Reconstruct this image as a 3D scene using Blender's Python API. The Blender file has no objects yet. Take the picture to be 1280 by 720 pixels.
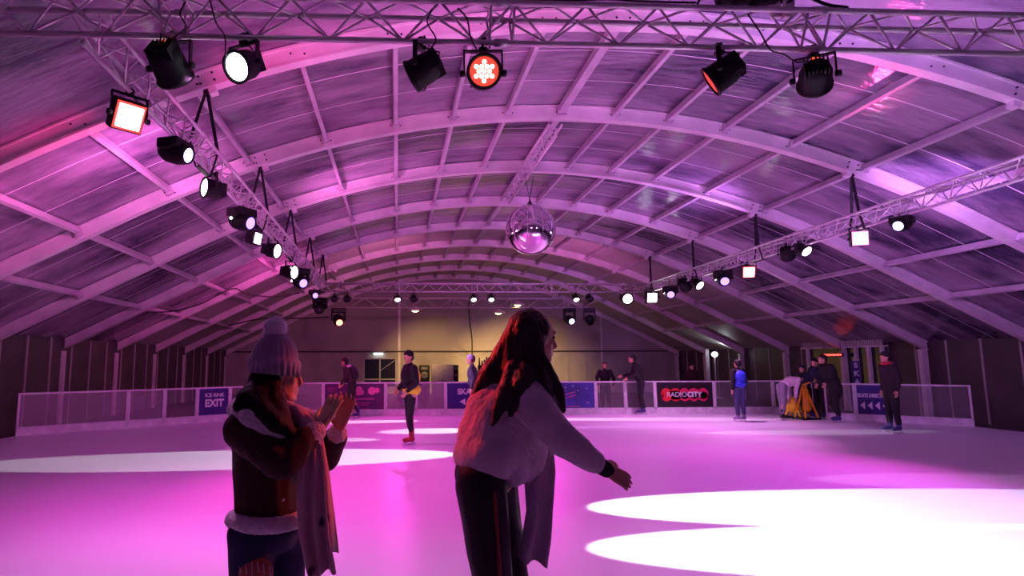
import bpy, math, random
import numpy as np
from mathutils import Vector, Matrix, noise
random.seed(7)
C = bpy.context.scene.collection
PI = math.pi

# ------------------------------------------------------------------ camera model (photo 1280x720, off-centre crop)
F, CX, CY, H = 750.0, 531.0, 360.0, 1.6
_Y = np.array([497 - CX, 453 - CY, F]); _Y /= np.linalg.norm(_Y)
_n = np.cross(_Y, np.array([1, -.003, 0])); _n /= np.linalg.norm(_n)
_Z = _n if _n[1] < 0 else -_n
_X = np.cross(_Y, _Z)
RM = np.array([_X, _Y, _Z]).T
def at(x, y, Y=None, Z=None, X=None):
    d = RM.T @ np.array([x - CX, y - CY, F])
    t = Y / d[1] if Y is not None else ((Z - H) / d[2] if Z is not None else X / d[0])
    return Vector((t * d[0], t * d[1], H + t * d[2]))
cd = bpy.data.cameras.new('camera'); cam = bpy.data.objects.new('camera', cd); C.objects.link(cam)
cd.sensor_width = 36; cd.lens = F / 1280 * 36; cd.shift_x = (640 - CX) / 1280; cd.clip_start = .05
m = Matrix.Identity(4)
for i in range(3):
    m[i][0] = RM[0][i]; m[i][1] = -RM[1][i]; m[i][2] = -RM[2][i]
m[0][3], m[1][3], m[2][3] = 0, 0, H
cam.matrix_world = m
bpy.context.scene.camera = cam

# ------------------------------------------------------------------ materials
def srgb(r, g, b):
    f = lambda v: (v / 255 / 12.92) if v <= 10 else ((v / 255 + .055) / 1.055) ** 2.4
    return (f(r), f(g), f(b), 1)
MATS = {}
def mat(name, col, rough=.5, metal=0, emit=None, es=0, noise_s=None, noise_amt=.15, bump=0, bump_s=40, spec=.5, stretch=None, sheen=0):
    if name in MATS: return MATS[name]
    m = bpy.data.materials.new(name); m.use_nodes = True; nt = m.node_tree; b = nt.nodes['Principled BSDF']
    col = tuple(col) if len(col) == 4 else tuple(col) + (1,)
    b.inputs['Base Color'].default_value = col
    b.inputs['Roughness'].default_value = rough; b.inputs['Metallic'].default_value = metal
    b.inputs['Specular IOR Level'].default_value = spec
    if sheen: b.inputs['Sheen Weight'].default_value = sheen
    if emit:
        b.inputs['Emission Color'].default_value = tuple(emit) + (1,) if len(emit) == 3 else emit
        b.inputs['Emission Strength'].default_value = es
    tc = nt.nodes.new('ShaderNodeTexCoord'); mp = nt.nodes.new('ShaderNodeMapping')
    nt.links.new(tc.outputs['Object'], mp.inputs[0])
    if stretch: mp.inputs['Scale'].default_value = stretch
    if noise_s is None: noise_s = 6
    n = nt.nodes.new('ShaderNodeTexNoise'); n.inputs['Scale'].default_value = noise_s; n.inputs['Detail'].default_value = 4
    nt.links.new(mp.outputs[0], n.inputs['Vector'])
    r = nt.nodes.new('ShaderNodeValToRGB')
    r.color_ramp.elements[0].position = .3; r.color_ramp.elements[1].position = .7
    r.color_ramp.elements[0].color = tuple(c * (1 - noise_amt) for c in col[:3]) + (1,)
    r.color_ramp.elements[1].color = tuple(min(1, c * (1 + noise_amt)) for c in col[:3]) + (1,)
    nt.links.new(n.outputs[0], r.inputs[0]); nt.links.new(r.outputs[0], b.inputs['Base Color'])
    if bump:
        n2 = nt.nodes.new('ShaderNodeTexNoise'); n2.inputs['Scale'].default_value = bump_s; n2.inputs['Detail'].default_value = 3
        nt.links.new(mp.outputs[0], n2.inputs['Vector'])
        bp = nt.nodes.new('ShaderNodeBump'); bp.inputs['Strength'].default_value = bump; bp.inputs['Distance'].default_value = .02
        nt.links.new(n2.outputs[0], bp.inputs['Height']); nt.links.new(bp.outputs[0], b.inputs['Normal'])
    MATS[name] = m; return m
def glass(name, tint=(1, 1, 1), mixf=.2, rough=.08):
    m = bpy.data.materials.new(name); m.use_nodes = True; nt = m.node_tree; b = nt.nodes['Principled BSDF']
    b.inputs['Base Color'].default_value = tuple(tint) + (1,); b.inputs['Roughness'].default_value = rough
    tr = nt.nodes.new('ShaderNodeBsdfTransparent'); mx = nt.nodes.new('ShaderNodeMixShader'); mx.inputs[0].default_value = mixf
    n = nt.nodes.new('ShaderNodeTexNoise'); n.inputs['Scale'].default_value = 5
    mr = nt.nodes.new('ShaderNodeMapRange'); mr.inputs[3].default_value = mixf * .6; mr.inputs[4].default_value = mixf * 1.4
    nt.links.new(n.outputs[0], mr.inputs[0]); nt.links.new(mr.outputs[0], mx.inputs[0])
    nt.links.new(tr.outputs[0], mx.inputs[1]); nt.links.new(b.outputs[0], mx.inputs[2])
    nt.links.new(mx.outputs[0], nt.nodes['Material Output'].inputs[0]); return m
def emat(name, col, s): return mat(name, (.02, .02, .02), .4, emit=col, es=s)

M_alu = mat('aluminium', (.74, .70, .74), .38, .45, bump=.05)
M_beam = mat('beam_aluminium', (.74, .68, .72), .5, .1, noise_s=2)
M_black = mat('black_housing', (.010, .009, .012), .6, spec=.3)
M_blackm = mat('black_metal', (.02, .018, .022), .35, .4)
M_cable = mat('black_cable', (.01, .01, .01), .6)
M_strap = mat('black_webbing', (.012, .01, .016), .8)
M_rail = mat('barrier_white', (.72, .70, .74), .4)
M_kick = mat('kickboard_white', (.78, .76, .80), .35)
M_wall = mat('wall_fabric', (.42, .38, .37), .7, noise_s=.6, noise_amt=.12, bump=.2, bump_s=2)
M_wallp = mat('wall_panel', (.40, .37, .36), .6, noise_s=1.2, noise_amt=.15)
M_dark = mat('dark_void', (.02, .018, .025), .3)
M_floor = mat('hall_floor', (.10, .085, .09), .7, noise_s=3)
M_clear = glass('clear_panel', (.75, .72, .78), .08, .12)
M_frost = glass('frosted_panel', (.70, .62, .70), .22, .35)
M_skin = mat('skin', srgb(205, 150, 125), .5, noise_s=12, noise_amt=.06)
M_navyT = mat('navy_trousers', (.025, .025, .06), .8)
M_blackc = mat('black_cloth', (.012, .011, .014), .85, bump=.3, bump_s=30)

def ice_mat():
    m = bpy.data.materials.new('ice'); m.use_nodes = True; nt = m.node_tree; b = nt.nodes['Principled BSDF']
    tc = nt.nodes.new('ShaderNodeTexCoord')
    n = nt.nodes.new('ShaderNodeTexNoise'); n.inputs['Scale'].default_value = .5; n.inputs['Detail'].default_value = 5
    nt.links.new(tc.outputs['Object'], n.inputs['Vector'])
    r = nt.nodes.new('ShaderNodeValToRGB'); r.color_ramp.elements[0].color = (.70, .72, .80, 1); r.color_ramp.elements[1].color = (.86, .87, .92, 1)
    nt.links.new(n.outputs[0], r.inputs[0]); nt.links.new(r.outputs[0], b.inputs['Base Color'])
    # skate scratches: thin, stretched, rotated waves
    mp = nt.nodes.new('ShaderNodeMapping'); mp.inputs['Rotation'].default_value = (0, 0, .5); mp.inputs['Scale'].default_value = (.4, 9, 1)
    nt.links.new(tc.outputs['Object'], mp.inputs[0])
    n2 = nt.nodes.new('ShaderNodeTexNoise'); n2.inputs['Scale'].default_value = 3; n2.inputs['Detail'].default_value = 6
    nt.links.new(mp.outputs[0], n2.inputs['Vector'])
    mr = nt.nodes.new('ShaderNodeMapRange'); mr.inputs[3].default_value = .22; mr.inputs[4].default_value = .48
    nt.links.new(n2.outputs[0], mr.inputs[0]); nt.links.new(mr.outputs[0], b.inputs['Roughness'])
    bp = nt.nodes.new('ShaderNodeBump'); bp.inputs['Strength'].default_value = .08; bp.inputs['Distance'].default_value = .01
    nt.links.new(n2.outputs[0], bp.inputs['Height']); nt.links.new(bp.outputs[0], b.inputs['Normal'])
    b.inputs['Specular IOR Level'].default_value = .35
    return m
M_ice = ice_mat()
def roof_clear():
    # clear PVC wet with rain: glossy, wrinkled, streaked with patches of dirt and of dark night painted into the colour
    m = bpy.data.materials.new('clear_roof_pvc'); m.use_nodes = True; nt = m.node_tree; b = nt.nodes['Principled BSDF']
    tc = nt.nodes.new('ShaderNodeTexCoord')
    mp = nt.nodes.new('ShaderNodeMapping'); mp.inputs['Scale'].default_value = (.45, 1.6, 1)
    nt.links.new(tc.outputs['Object'], mp.inputs[0])
    n = nt.nodes.new('ShaderNodeTexNoise'); n.inputs['Scale'].default_value = .7; n.inputs['Detail'].default_value = 7; n.inputs['Roughness'].default_value = .6
    nt.links.new(mp.outputs[0], n.inputs['Vector'])
    r = nt.nodes.new('ShaderNodeValToRGB'); e = r.color_ramp.elements
    e[0].position = .38; e[0].color = (.06, .045, .10, 1); e[1].position = .60; e[1].color = (.36, .28, .38, 1)
    nt.links.new(n.outputs[0], r.inputs[0]); nt.links.new(r.outputs[0], b.inputs['Base Color'])
    b.inputs['Roughness'].default_value = .07; b.inputs['Specular IOR Level'].default_value = 1.0
    mp2 = nt.nodes.new('ShaderNodeMapping'); mp2.inputs['Scale'].default_value = (1.2, 5, 1)
    nt.links.new(tc.outputs['Object'], mp2.inputs[0])
    n2 = nt.nodes.new('ShaderNodeTexNoise'); n2.inputs['Scale'].default_value = 2.2; n2.inputs['Detail'].default_value = 5
    nt.links.new(mp2.outputs[0], n2.inputs['Vector'])
    bp = nt.nodes.new('ShaderNodeBump'); bp.inputs['Strength'].default_value = .35; bp.inputs['Distance'].default_value = .05
    nt.links.new(n2.outputs[0], bp.inputs['Height']); nt.links.new(bp.outputs[0], b.inputs['Normal'])
    return m
M_rclear = roof_clear()
M_ropaque = mat('white_roof_pvc', (.50, .46, .46), .6, noise_s=.5, noise_amt=.12, bump=.2, bump_s=1.5)

# ------------------------------------------------------------------ mesh helpers
class MB:
    def __init__(s): s.v = []; s.f = []; s.mi = []; s.smooth = []
    def add(s, vs, fs, mi=0, smooth=False):
        o = len(s.v); s.v += [tuple(v) for v in vs]; s.f += [tuple(i + o for i in f) for f in fs]
        s.mi += [mi] * len(fs); s.smooth += [smooth] * len(fs); return s
    def box(s, c, size, rot=None, mi=0, bev=0):
        hx, hy, hz = size[0] / 2, size[1] / 2, size[2] / 2
        if bev <= 0:
            vs = [Vector((x, y, z)) for x in (-hx, hx) for y in (-hy, hy) for z in (-hz, hz)]
            fs = [(0, 1, 3, 2), (4, 6, 7, 5), (0, 4, 5, 1), (2, 3, 7, 6), (0, 2, 6, 4), (1, 5, 7, 3)]
        else:
            import bmesh
            bm = bmesh.new(); bmesh.ops.create_cube(bm, size=1)
            for v in bm.verts: v.co = Vector((v.co.x * size[0], v.co.y * size[1], v.co.z * size[2]))
            bmesh.ops.bevel(bm, geom=list(bm.edges), offset=min(bev, min(size) * .45), segments=2, affect='EDGES', profile=.5)
            bm.verts.ensure_lookup_table(); bm.verts.index_update()
            vs = [v.co.copy() for v in bm.verts]; fs = [tuple(v.index for v in f.verts) for f in bm.faces]; bm.free()
        if rot is not None: vs = [rot @ v for v in vs]
        return s.add([v + Vector(c) for v in vs], fs, mi, False)
    def tube(s, pts, r, n=8, mi=0, cap=True, smooth=True):
        pts = [Vector(p) for p in pts]; rs = r if isinstance(r, (list, tuple)) else [r] * len(pts)
        vs = []; up = None
        for i, p in enumerate(pts):
            t = (pts[min(i + 1, len(pts) - 1)] - pts[max(i - 1, 0)])
            if t.length < 1e-9: t = Vector((0, 0, 1))
            t.normalize()
            if up is None:
                up = Vector((0, 0, 1)) if abs(t.z) < .9 else Vector((1, 0, 0))
            a = t.cross(up).normalized(); b = a.cross(t).normalized(); up = b
            for k in range(n):
                w = 2 * PI * k / n; vs.append(p + (a * math.cos(w) + b * math.sin(w)) * rs[i])
        fs = []
        for i in range(len(pts) - 1):
            for k in range(n):
                fs.append((i * n + k, i * n + (k + 1) % n, (i + 1) * n + (k + 1) % n, (i + 1) * n + k))
        if cap: fs += [tuple(range(n))[::-1], tuple((len(pts) - 1) * n + k for k in range(n))]
        return s.add(vs, fs, mi, smooth)
    def lathe(s, c, axis, prof, n=20, mi=0, squash=1, smooth=True, cap=True):
        # prof: list of (distance along axis, radius)
        c = Vector(c); ax = Vector(axis).normalized(); up = Vector((0, 0, 1)) if abs(ax.z) < .95 else Vector((1, 0, 0))
        a = ax.cross(up).normalized(); b = a.cross(ax).normalized(); vs = []
        for d, r in prof:
            for k in range(n):
                w = 2 * PI * k / n; vs.append(c + ax * d + a * math.cos(w) * r + b * math.sin(w) * r * squash)
        fs = []
        for i in range(len(prof) - 1):
            for k in range(n): fs.append((i * n + k, i * n + (k + 1) % n, (i + 1) * n + (k + 1) % n, (i + 1) * n + k))
        if cap: fs += [tuple(range(n))[::-1], tuple((len(prof) - 1) * n + k for k in range(n))]
        return s.add(vs, fs, mi, smooth)
    def build(s, name, mats, parent=None, label=None):
        me = bpy.data.meshes.new(name); me.from_pydata(s.v, [], s.f)
        for mm in (mats if isinstance(mats, (list, tuple)) else [mats]): me.materials.append(mm)
        me.polygons.foreach_set('material_index', s.mi); me.polygons.foreach_set('use_smooth', s.smooth); me.update()
        o = bpy.data.objects.new(name, me); C.objects.link(o)
        if parent: o.parent = parent
        if label: o['label'] = label
        return o
def tag(o, label, cat, group=None, kind=None):
    o['label'] = label; o['category'] = cat
    if group: o['group'] = group
    if kind: o['kind'] = kind
    return o
def thing(name, label, cat, loc=(0, 0, 0), group=None, rz=0):
    o = bpy.data.objects.new(name, None); C.objects.link(o); o.location = loc; o.rotation_euler = (0, 0, rz); o.empty_display_size = .1
    return tag(o, label, cat, group)
def struct(o): o['kind'] = 'structure'; return o
def text_mesh(s, size, mw, m, parent=None, name='lettering', bold=0, label=None, sx=1):
    cu = bpy.data.curves.new('txt', 'FONT'); cu.body = s; cu.size = size; cu.extrude = .002; cu.offset = bold; cu.align_x = 'CENTER'; cu.align_y = 'CENTER'
    t = bpy.data.objects.new('txt', cu); C.objects.link(t); bpy.context.view_layer.update()
    me = bpy.data.meshes.new_from_object(t.evaluated_get(bpy.context.evaluated_depsgraph_get())); bpy.data.objects.remove(t)
    me.transform(mw @ Matrix.Diagonal((sx, 1, 1, 1))); me.materials.clear(); me.materials.append(m)
    o = bpy.data.objects.new(name, me); C.objects.link(o); o.parent = parent
    if label: o['label'] = label
    return o

# organic blobs: closed primitives fused by a voxel remesh, then smoothed
def ico(c, r, rot=None, n=2):
    import bmesh
    bm = bmesh.new(); bmesh.ops.create_icosphere(bm, subdivisions=n, radius=1)
    bm.verts.index_update()
    vs = [Vector((v.co.x * r[0], v.co.y * r[1], v.co.z * r[2])) for v in bm.verts]; fs = [tuple(v.index for v in f.verts) for f in bm.faces]; bm.free()
    if rot is not None: vs = [rot @ v for v in vs]
    return [v + Vector(c) for v in vs], fs
def fuse(name, prims, voxel, m, parent=None, smooth=2, origin=(0, 0, 0), wrinkle=0, wr_scale=8, wr_dir=None, label=None, mats_fn=None):
    """prims: ('c', [(p,r)...], squash?) tapered chain; ('e', centre, radii, rot) ellipsoid; ('b', centre, size, rot)"""
    mb = MB(); O = Vector(origin)
    for p in prims:
        if p[0] == 'c':
            ch = p[1]
            for i in range(len(ch)):
                q, r = Vector(ch[i][0]) - O, ch[i][1]
                vs, fs = ico(q, (r, r, r)); mb.add(vs, fs)
            for i in range(len(ch) - 1):
                mb.tube([Vector(ch[i][0]) - O, Vector(ch[i + 1][0]) - O], [ch[i][1], ch[i + 1][1]], n=14)
        elif p[0] == 'e':
            vs, fs = ico(Vector(p[1]) - O, p[2], p[3] if len(p) > 3 else None, 3); mb.add(vs, fs)
        elif p[0] == 'b':
            mb.box(Vector(p[1]) - O, p[2], p[3] if len(p) > 3 else None)
        elif p[0] == 'm':
            mb.add([Vector(v) - O for v in p[1]], p[2])
    o = mb.build(name, m)
    md = o.modifiers.new('r', 'REMESH'); md.mode = 'VOXEL'; md.voxel_size = voxel; md.use_smooth_shade = True
    bpy.context.view_layer.update()
    me = bpy.data.meshes.new_from_object(o.evaluated_get(bpy.context.evaluated_depsgraph_get()))
    old = o.data; o.modifiers.clear(); o.data = me; bpy.data.meshes.remove(old)
    n = len(me.vertices); co = np.empty(n * 3); me.vertices.foreach_get('co', co); co = co.reshape(-1, 3)
    ed = np.empty(len(me.edges) * 2, dtype=np.int64); me.edges.foreach_get('vertices', ed); ed = ed.reshape(-1, 2)
    for _ in range(smooth):
        s = np.zeros_like(co); c = np.zeros(n)
        np.add.at(s, ed[:, 0], co[ed[:, 1]]); np.add.at(s, ed[:, 1], co[ed[:, 0]]); np.add.at(c, ed[:, 0], 1); np.add.at(c, ed[:, 1], 1)
        co = co * .4 + .6 * s / np.maximum(c, 1)[:, None]
    me.vertices.foreach_set('co', co.ravel()); me.update()
    if wrinkle:
        nor = np.empty(n * 3); me.vertices.foreach_get('normal', nor); nor = nor.reshape(-1, 3)
        d = wr_dir or (1, 1, .35)
        for i in range(n):
            q = Vector((co[i][0] * d[0], co[i][1] * d[1], co[i][2] * d[2])) * wr_scale
            co[i] += nor[i] * wrinkle * (noise.noise(q) + .5 * noise.noise(q * 2.3))
        me.vertices.foreach_set('co', co.ravel()); me.update()
    if not len(me.materials): me.materials.append(m)
    me.polygons.foreach_set('use_smooth', [True] * len(me.polygons))
    if parent: o.parent = parent
    if label: o['label'] = label
    return o

# ------------------------------------------------------------------ setting
XR, WL, WR, YN, YF = 3.0, -8.9, 15.1, -3.5, 31.9
ARCH = [1.33 + 3.05 * k for k in range(11)]       # 1.33 .. 31.83
def roofz(x):
    d = abs(x - XR)
    return 6.03 - .0325 * d * d if d < 8 else 6.03 - .0325 * 64 - .50 * (d - 8)
EAVE = roofz(WR)
XS = [WL + (WR - WL) * i / 60 for i in range(61)]

b = MB(); b.box((3, 14, -.09), (30, 38, .12)); struct(b.build('floor', M_floor))
# ice sheet (poured slab, a little proud of the hall floor)
CL0, CL1 = Vector((-8.5, 14.05)), Vector((-3.2, 18.6)); CR1 = Vector((12.74, 18.6)); 
CRa, CRb = Vector((11.85, 16.4)), Vector((14.1, 14.35))
poly = [(-8.5, YN), (14.1, YN), (14.1, 14.35), (CRa.x, CRa.y), (12.74, 18.6), (-3.2, 18.6), (-8.5, 14.05)]
b = MB(); b.add([(x, y, 0) for x, y in poly] + [(x, y, -.05) for x, y in poly],
                [tuple(range(7))] + [tuple(range(7, 14))[::-1]] + [(i, i + 7, (i + 1) % 7 + 7, (i + 1) % 7) for i in range(7)])
o = struct(b.build('floor', M_ice)); o['label'] = 'white ice sheet of the rink'

# ceiling membrane by bays, clear at the front, white opaque at the back
ceil = MB()
EDG = [YN] + ARCH
for k in range(len(EDG) - 1):
    y0, y1 = EDG[k], EDG[k + 1]; mi = 0 if y1 < 19.8 else 1
    ny = 4; vs = []; fs = []
    for j in range(ny + 1):
        for x in XS: vs.append((x, y0 + (y1 - y0) * j / ny, roofz(x) + .27 - .0 * math.sin(PI * j / ny)))
    for j in range(ny):
        for i in range(60):
            a = j * 61 + i; fs.append((a, a + 1, a + 62, a + 61))
    ceil.add(vs, fs, mi, True)
ceil = struct(ceil.build('ceiling', [M_rclear, M_ropaque]))
OFFS = [0, 1.0, 2.0, 3.05, 4.3, 5.65, 7.0, 8.5, 10.0]
M_purl = mat('purlin_aluminium', (.55, .48, .56), .55, .1, noise_s=3)
for k in range(2, len(ARCH) - 1):
    y0, y1 = ARCH[k] + .06, ARCH[k + 1] - .06
    for i, d in enumerate(OFFS):
        for sg in ((1,) if d == 0 else (-1, 1)):
            x = XR + sg * d; z = roofz(x) + .17
            if k > 8 and d > 8: continue
            ang = 0 if d == 0 else -math.atan((roofz(x + .05) - roofz(x - .05)) / .1)
            w = .13 if d == 0 else .065
            pb = MB(); R = Matrix.Rotation(ang, 3, 'Y'); pb.box((x, (y0 + y1) / 2, z), (w, y1 - y0, .12), R)
            for yy in (y0 + .04, y1 - .04): pb.box((x, yy, z - .02), (w + .05, .08, .15), R)
            pb.build('purlin', M_purl, ceil)
    for t in (1 / 3, 2 / 3):
        sb = MB(); yy = y0 + (y1 - y0) * t; vs = []; fs = []
        for x in XS: vs += [(x, yy - .012, roofz(x) + .262), (x, yy + .012, roofz(x) + .262)]
        for i in range(60): fs.append((2 * i, 2 * i + 1, 2 * i + 3, 2 * i + 2))
        sb.add(vs, fs); sb.build('weld_seam', mat('seam', (.75, .68, .78), .4), ceil)
# arches
AN = ['overhead, before the near lighting truss', 'directly over the near lighting truss', 'first beyond the near lighting truss',
      'carrying the near end of the short centre truss', 'passing just behind the mirror ball', 'crossing right over the mirror ball, second behind it',
      'just above the far lighting truss, last of the clear roof bays', 'first one inside the opaque white roof bays', 'second one inside the opaque white roof bays',
      'third one inside the opaque white roof bays', 'farthest of all, against the gable wall']
for k, y in enumerate(ARCH):
    t = thing('roof_arch', 'pale aluminium roof arch ' + AN[k], 'arch', (XR, y, 0), 'roof arches of the tent')
    bm_ = MB()
    for (w, z0, z1) in ((.09, .03, .23), (.15, 0, .03), (.15, .23, .26)):
        vs = []; fs = []
        for x in XS:
            z = roofz(x)
            vs += [(x - XR, -w / 2, z + z0), (x - XR, w / 2, z + z0), (x - XR, w / 2, z + z1), (x - XR, -w / 2, z + z1)]
        for i in range(60):
            for q in range(4): fs.append((4 * i + q, 4 * i + (q + 1) % 4, 4 * i + 4 + (q + 1) % 4, 4 * i + 4 + q))
        fs += [(3, 2, 1, 0), (240, 241, 242, 243)]
        bm_.add(vs, fs)
    for d in OFFS[:7]:
        for sg in (-1, 1):
            for e in (-.09, .09): bm_.lathe((sg * d + e, -.043, roofz(XR + sg * d) + .13), (0, -1, 0), [(0, .013), (.015, .013)], 8, 1)
    bm_.build('beam', [M_beam, M_blackm], t)
    for sg in (-1, 1):
        lb = MB(); lb.box((sg * 11.98, 0, EAVE / 2 - .02), (.16, .16, EAVE + .1)); lb.build('leg', M_beam, t)
        for d in (5.4,):
            x = sg * d; R = Matrix.Rotation(-math.atan((roofz(XR + x + .05) - roofz(XR + x - .05)) / .1), 3, 'Y')
            jb = MB(); jb.box((x, 0, roofz(XR + x) + .07), (.10, .11, .30), R)
            for bx in (-.09, .09):
                for bz in (.07, .17): jb.lathe(Vector((x, 0, roofz(XR + x))) + R @ Vector((bx, -.06, bz)), (0, -1, 0), [(0, .014), (.02, .014)], 8, 1)
            jb.build('joint_plate', [M_beam, M_blackm], t)
# walls
b = MB(); G = YF + .15
b.box((3, G, 1.1), (24.2, .08, 2.3)); 
vs = [(WL, G - .05, 2.2)] + [(x, G - .05, roofz(x) + .27) for x in XS] + [(WR, G - .05, 2.2)]
vs += [(x, y + .1, z) for x, y, z in vs]; n = 63
b.add(vs, [tuple(range(n))[::-1], tuple(range(n, 2 * n))] + [(i, (i + 1) % n, (i + 1) % n + n, i + n) for i in range(n)], 1)
wb = struct(b.build('wall_back', [M_wallp, M_wall]))
M_seam = mat('dark_seam', (.05, .04, .05), .8)
b = MB(); b.box((3, G - .08, 2.17), (24, .05, .07)); struct(b.build('trim_1', M_seam))
i = 2
for px, w in ((197, .04), (232, .04), (262, .04), (300, .05), (400, .05), (440, .05), (499, .09), (640, .05), (672, .05), (709, .05), (731, .05), (752, .05), (780, .05), (806, .05), (835, .05), (858, .05)):
    X = at(px, 445, Y=G).x
    if not WL + .1 < X < WR - .1: continue
    tall = px in (499, 752)
    zt = roofz(X) + .2 if tall else 2.15
    b = MB(); b.box((X, G - .07, zt / 2), (w * 1.4, .05, zt)); struct(b.build('trim_%d' % i, M_beam if tall else M_wall)); i += 1
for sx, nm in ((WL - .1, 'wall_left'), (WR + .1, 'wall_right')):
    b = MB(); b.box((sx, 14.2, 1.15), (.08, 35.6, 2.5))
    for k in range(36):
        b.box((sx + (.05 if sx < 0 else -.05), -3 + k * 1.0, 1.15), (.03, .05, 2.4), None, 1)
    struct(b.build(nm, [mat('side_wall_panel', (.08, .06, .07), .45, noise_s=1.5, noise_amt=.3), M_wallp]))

# ------------------------------------------------------------------ glazed section of the right wall (white mullions, lit fascia)
gx = WR - .02
w1 = MB()
ya, yb_ = 17.9, 21.6
w1.box((gx - .03, (ya + yb_) / 2, 1.1), (.03, yb_ - ya, 2.0))
w1 = struct(w1.build('window_1', mat('night_glass', (.015, .015, .025), .08)))
yy = [at(px, 450, X=gx - .1).y for px in (1056, 1071, 1087, 1104)] + [21.4]
for q in yy:
    b = MB(); b.box((gx - .1, q, 1.08), (.08, .12, 2.0)); b.build('mullion', M_rail, w1)
b = MB(); b.box((gx - .12, (ya + yb_) / 2, 2.06), (.1, yb_ - ya + .2, .05)); b.box((gx - .12, (ya + yb_) / 2, 2.42), (.1, yb_ - ya + .2, .04)); b.build('window_frame', M_rail, w1)
fas = MB(); fas.box((gx - .14, (ya + yb_) / 2, 2.24), (.04, yb_ - ya, .34))
for k in range(46): fas.box((gx - .17, ya + .05 + k * .08, 2.2), (.015, .025, .24), None, 1)
fas.build('fascia', [mat('fascia_grey', (.30, .28, .30), .6), mat('fascia_slat', (.66, .64, .66), .5)], w1)
for k in range(3):
    b = MB(); b.box((gx - .19, 18.55 + k * .95, 2.36), (.03, .55, .04)); b.build('light_strip', emat('strip_white', (1, .95, 1), 1.2), w1, 'white light strip')
b = MB()
red = thing('illuminated_sign', 'small glowing red letter strip sign hung between the white mullions on the right', 'sign', (gx - .3, 19.9, 1.78))
p0, p1 = at(1050, 452, X=gx - .35), at(1071, 453, X=gx - .35)
b.box((0, 0, .03), (.04, 1.0, .12)); b.build('backing', M_black, red)
for k in range(9):
    b = MB(); b.box((-.03, -.42 + k * .105, .03), (.015, .06, .05 + .02 * (k % 2))); b.build('glowing_letter', emat('red_glow', (1, .05, .04), 5), red)
for e in (-.4, .4):
    b = MB(); b.tube([(0, e, .08), (0, e, .5)], .008); b.build('hanger', M_blackm, red)
# banner post
pb = at(1071, 477, X=13.5); bp = thing('banner_post', 'narrow blue upright banner with white letters behind the direction sign', 'banner', (pb.x, pb.y, -.03))
b = MB(); b.box((0, 0, .98), (.2, .04, 1.3), Matrix.Rotation(-.4, 3, 'Z')); b.build('banner', mat('banner_blue', (.03, .02, .16), .5), bp)
b = MB(); b.tube([(0, .06, 0), (0, .06, 1.7)], .02); b.box((0, .06, .015), (.4, .4, .03)); b.build('stand', M_rail, bp)
for k, ch in enumerate('SKATE'):
    text_mesh(ch, .2, Matrix.Translation((-.01, -.03, 1.5 - k * .24)) @ Matrix.Rotation(-.4, 4, 'Z') @ Matrix.Rotation(PI / 2, 4, 'X'), M_rail, bp, 'letter', .008)

# window with frame in the gable wall, exit light
b = MB(); P0, P1 = at(455, 449, Y=G - .1), at(495, 449, Y=G - .1)
cxw = (P0.x + P1.x) / 2; ww = P1.x - P0.x
b.box((cxw, G - .07, 1.05), (ww, .03, 1.5)); w2 = struct(b.build('window_2', mat('night_glass2', (.02, .025, .05), .1)))
b = MB()
for x in (P0.x, cxw, P1.x): b.box((x, G - .1, 1.05), (.07, .06, 1.56))
for z in (.3, .72, 1.8): b.box((cxw, G - .1, z), (ww, .06, .06))
b.tube([(cxw, G - .1, 1.15), (P1.x, G - .1, 1.75)], .02)
b.build('window_frame', mat('window_grey', (.45, .43, .47), .5), w2)
el = thing('emergency_light', 'small white glowing emergency light above the gable wall window', 'light', at(473, 441, Y=G - .15))
b = MB(); b.box((0, 0, .03), (.72, .14, .1), bev=.02); b.build('housing', mat('grey_plastic', (.3, .3, .33), .5), el)
b = MB(); b.box((0, -.03, -.05), (.5, .12, .08), bev=.02); b.build('diffuser', emat('emergency_white', (.75, 1, .95), 4), el)

# ------------------------------------------------------------------ trusses (triangular, apex down)
def truss(name, label, p0, p1, side=.24, depth=.26, pitch=.28, r=.024, group='lighting trusses'):
    p0, p1 = Vector(p0), Vector(p1); d = (p1 - p0); L = d.length; d.normalize()
    s = Vector((-d.y, d.x, 0)).normalized(); up = s.cross(d) * -1
    if up.z < 0: up = -up
    t = thing(name, label, 'truss', p0, group)
    A = [s * side / 2 + up * depth, -s * side / 2 + up * depth, Vector((0, 0, 0))]
    for q in A:
        b = MB(); b.tube([q, q + d * L], r, 10)
        k = 2.5
        while k < L - .3:
            b.tube([q + d * (k - .05), q + d * (k + .05)], r * 1.35, 10); k += 2.5
        b.build('chord', M_alu, t)
    n = int(L / pitch)
    for i0, i1 in ((0, 2), (1, 2), (0, 1)):
        b = MB()
        for k in range(n):
            a0 = A[i0] if k % 2 == 0 else A[i1]; a1 = A[i1] if k % 2 == 0 else A[i0]
            b.tube([a0 + d * (k * L / n), a1 + d * ((k + 1) * L / n)], r * .42, 6)
        k = 2.5
        while k < L - .3:
            for e in (-.09, .09): b.tube([A[i0] + d * (k + e), A[i1] + d * (k + e)], r * .42, 6)
            k += 2.5
        b.build('lacing', M_alu, t)
    return t
XL, XRt, YT0, YT1 = -2.45, 8.45, 4.38, 19.7
def zc(y): return 4.07 - .15 * (y - YT0) / (YT1 - YT0)      # lower chord height
def bow(p): return p
truss('lighting_truss', 'long silver lattice truss crossing the very top of the picture, nearest one', (-4.2, YT0, zc(YT0)), (10.2, YT0, zc(YT0)))
truss('lighting_truss', 'silver lattice truss running away from the viewer on the left', (XL, YT0 + .12, zc(YT0)), (XL, YT1, zc(YT1)), pitch=.24)
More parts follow.
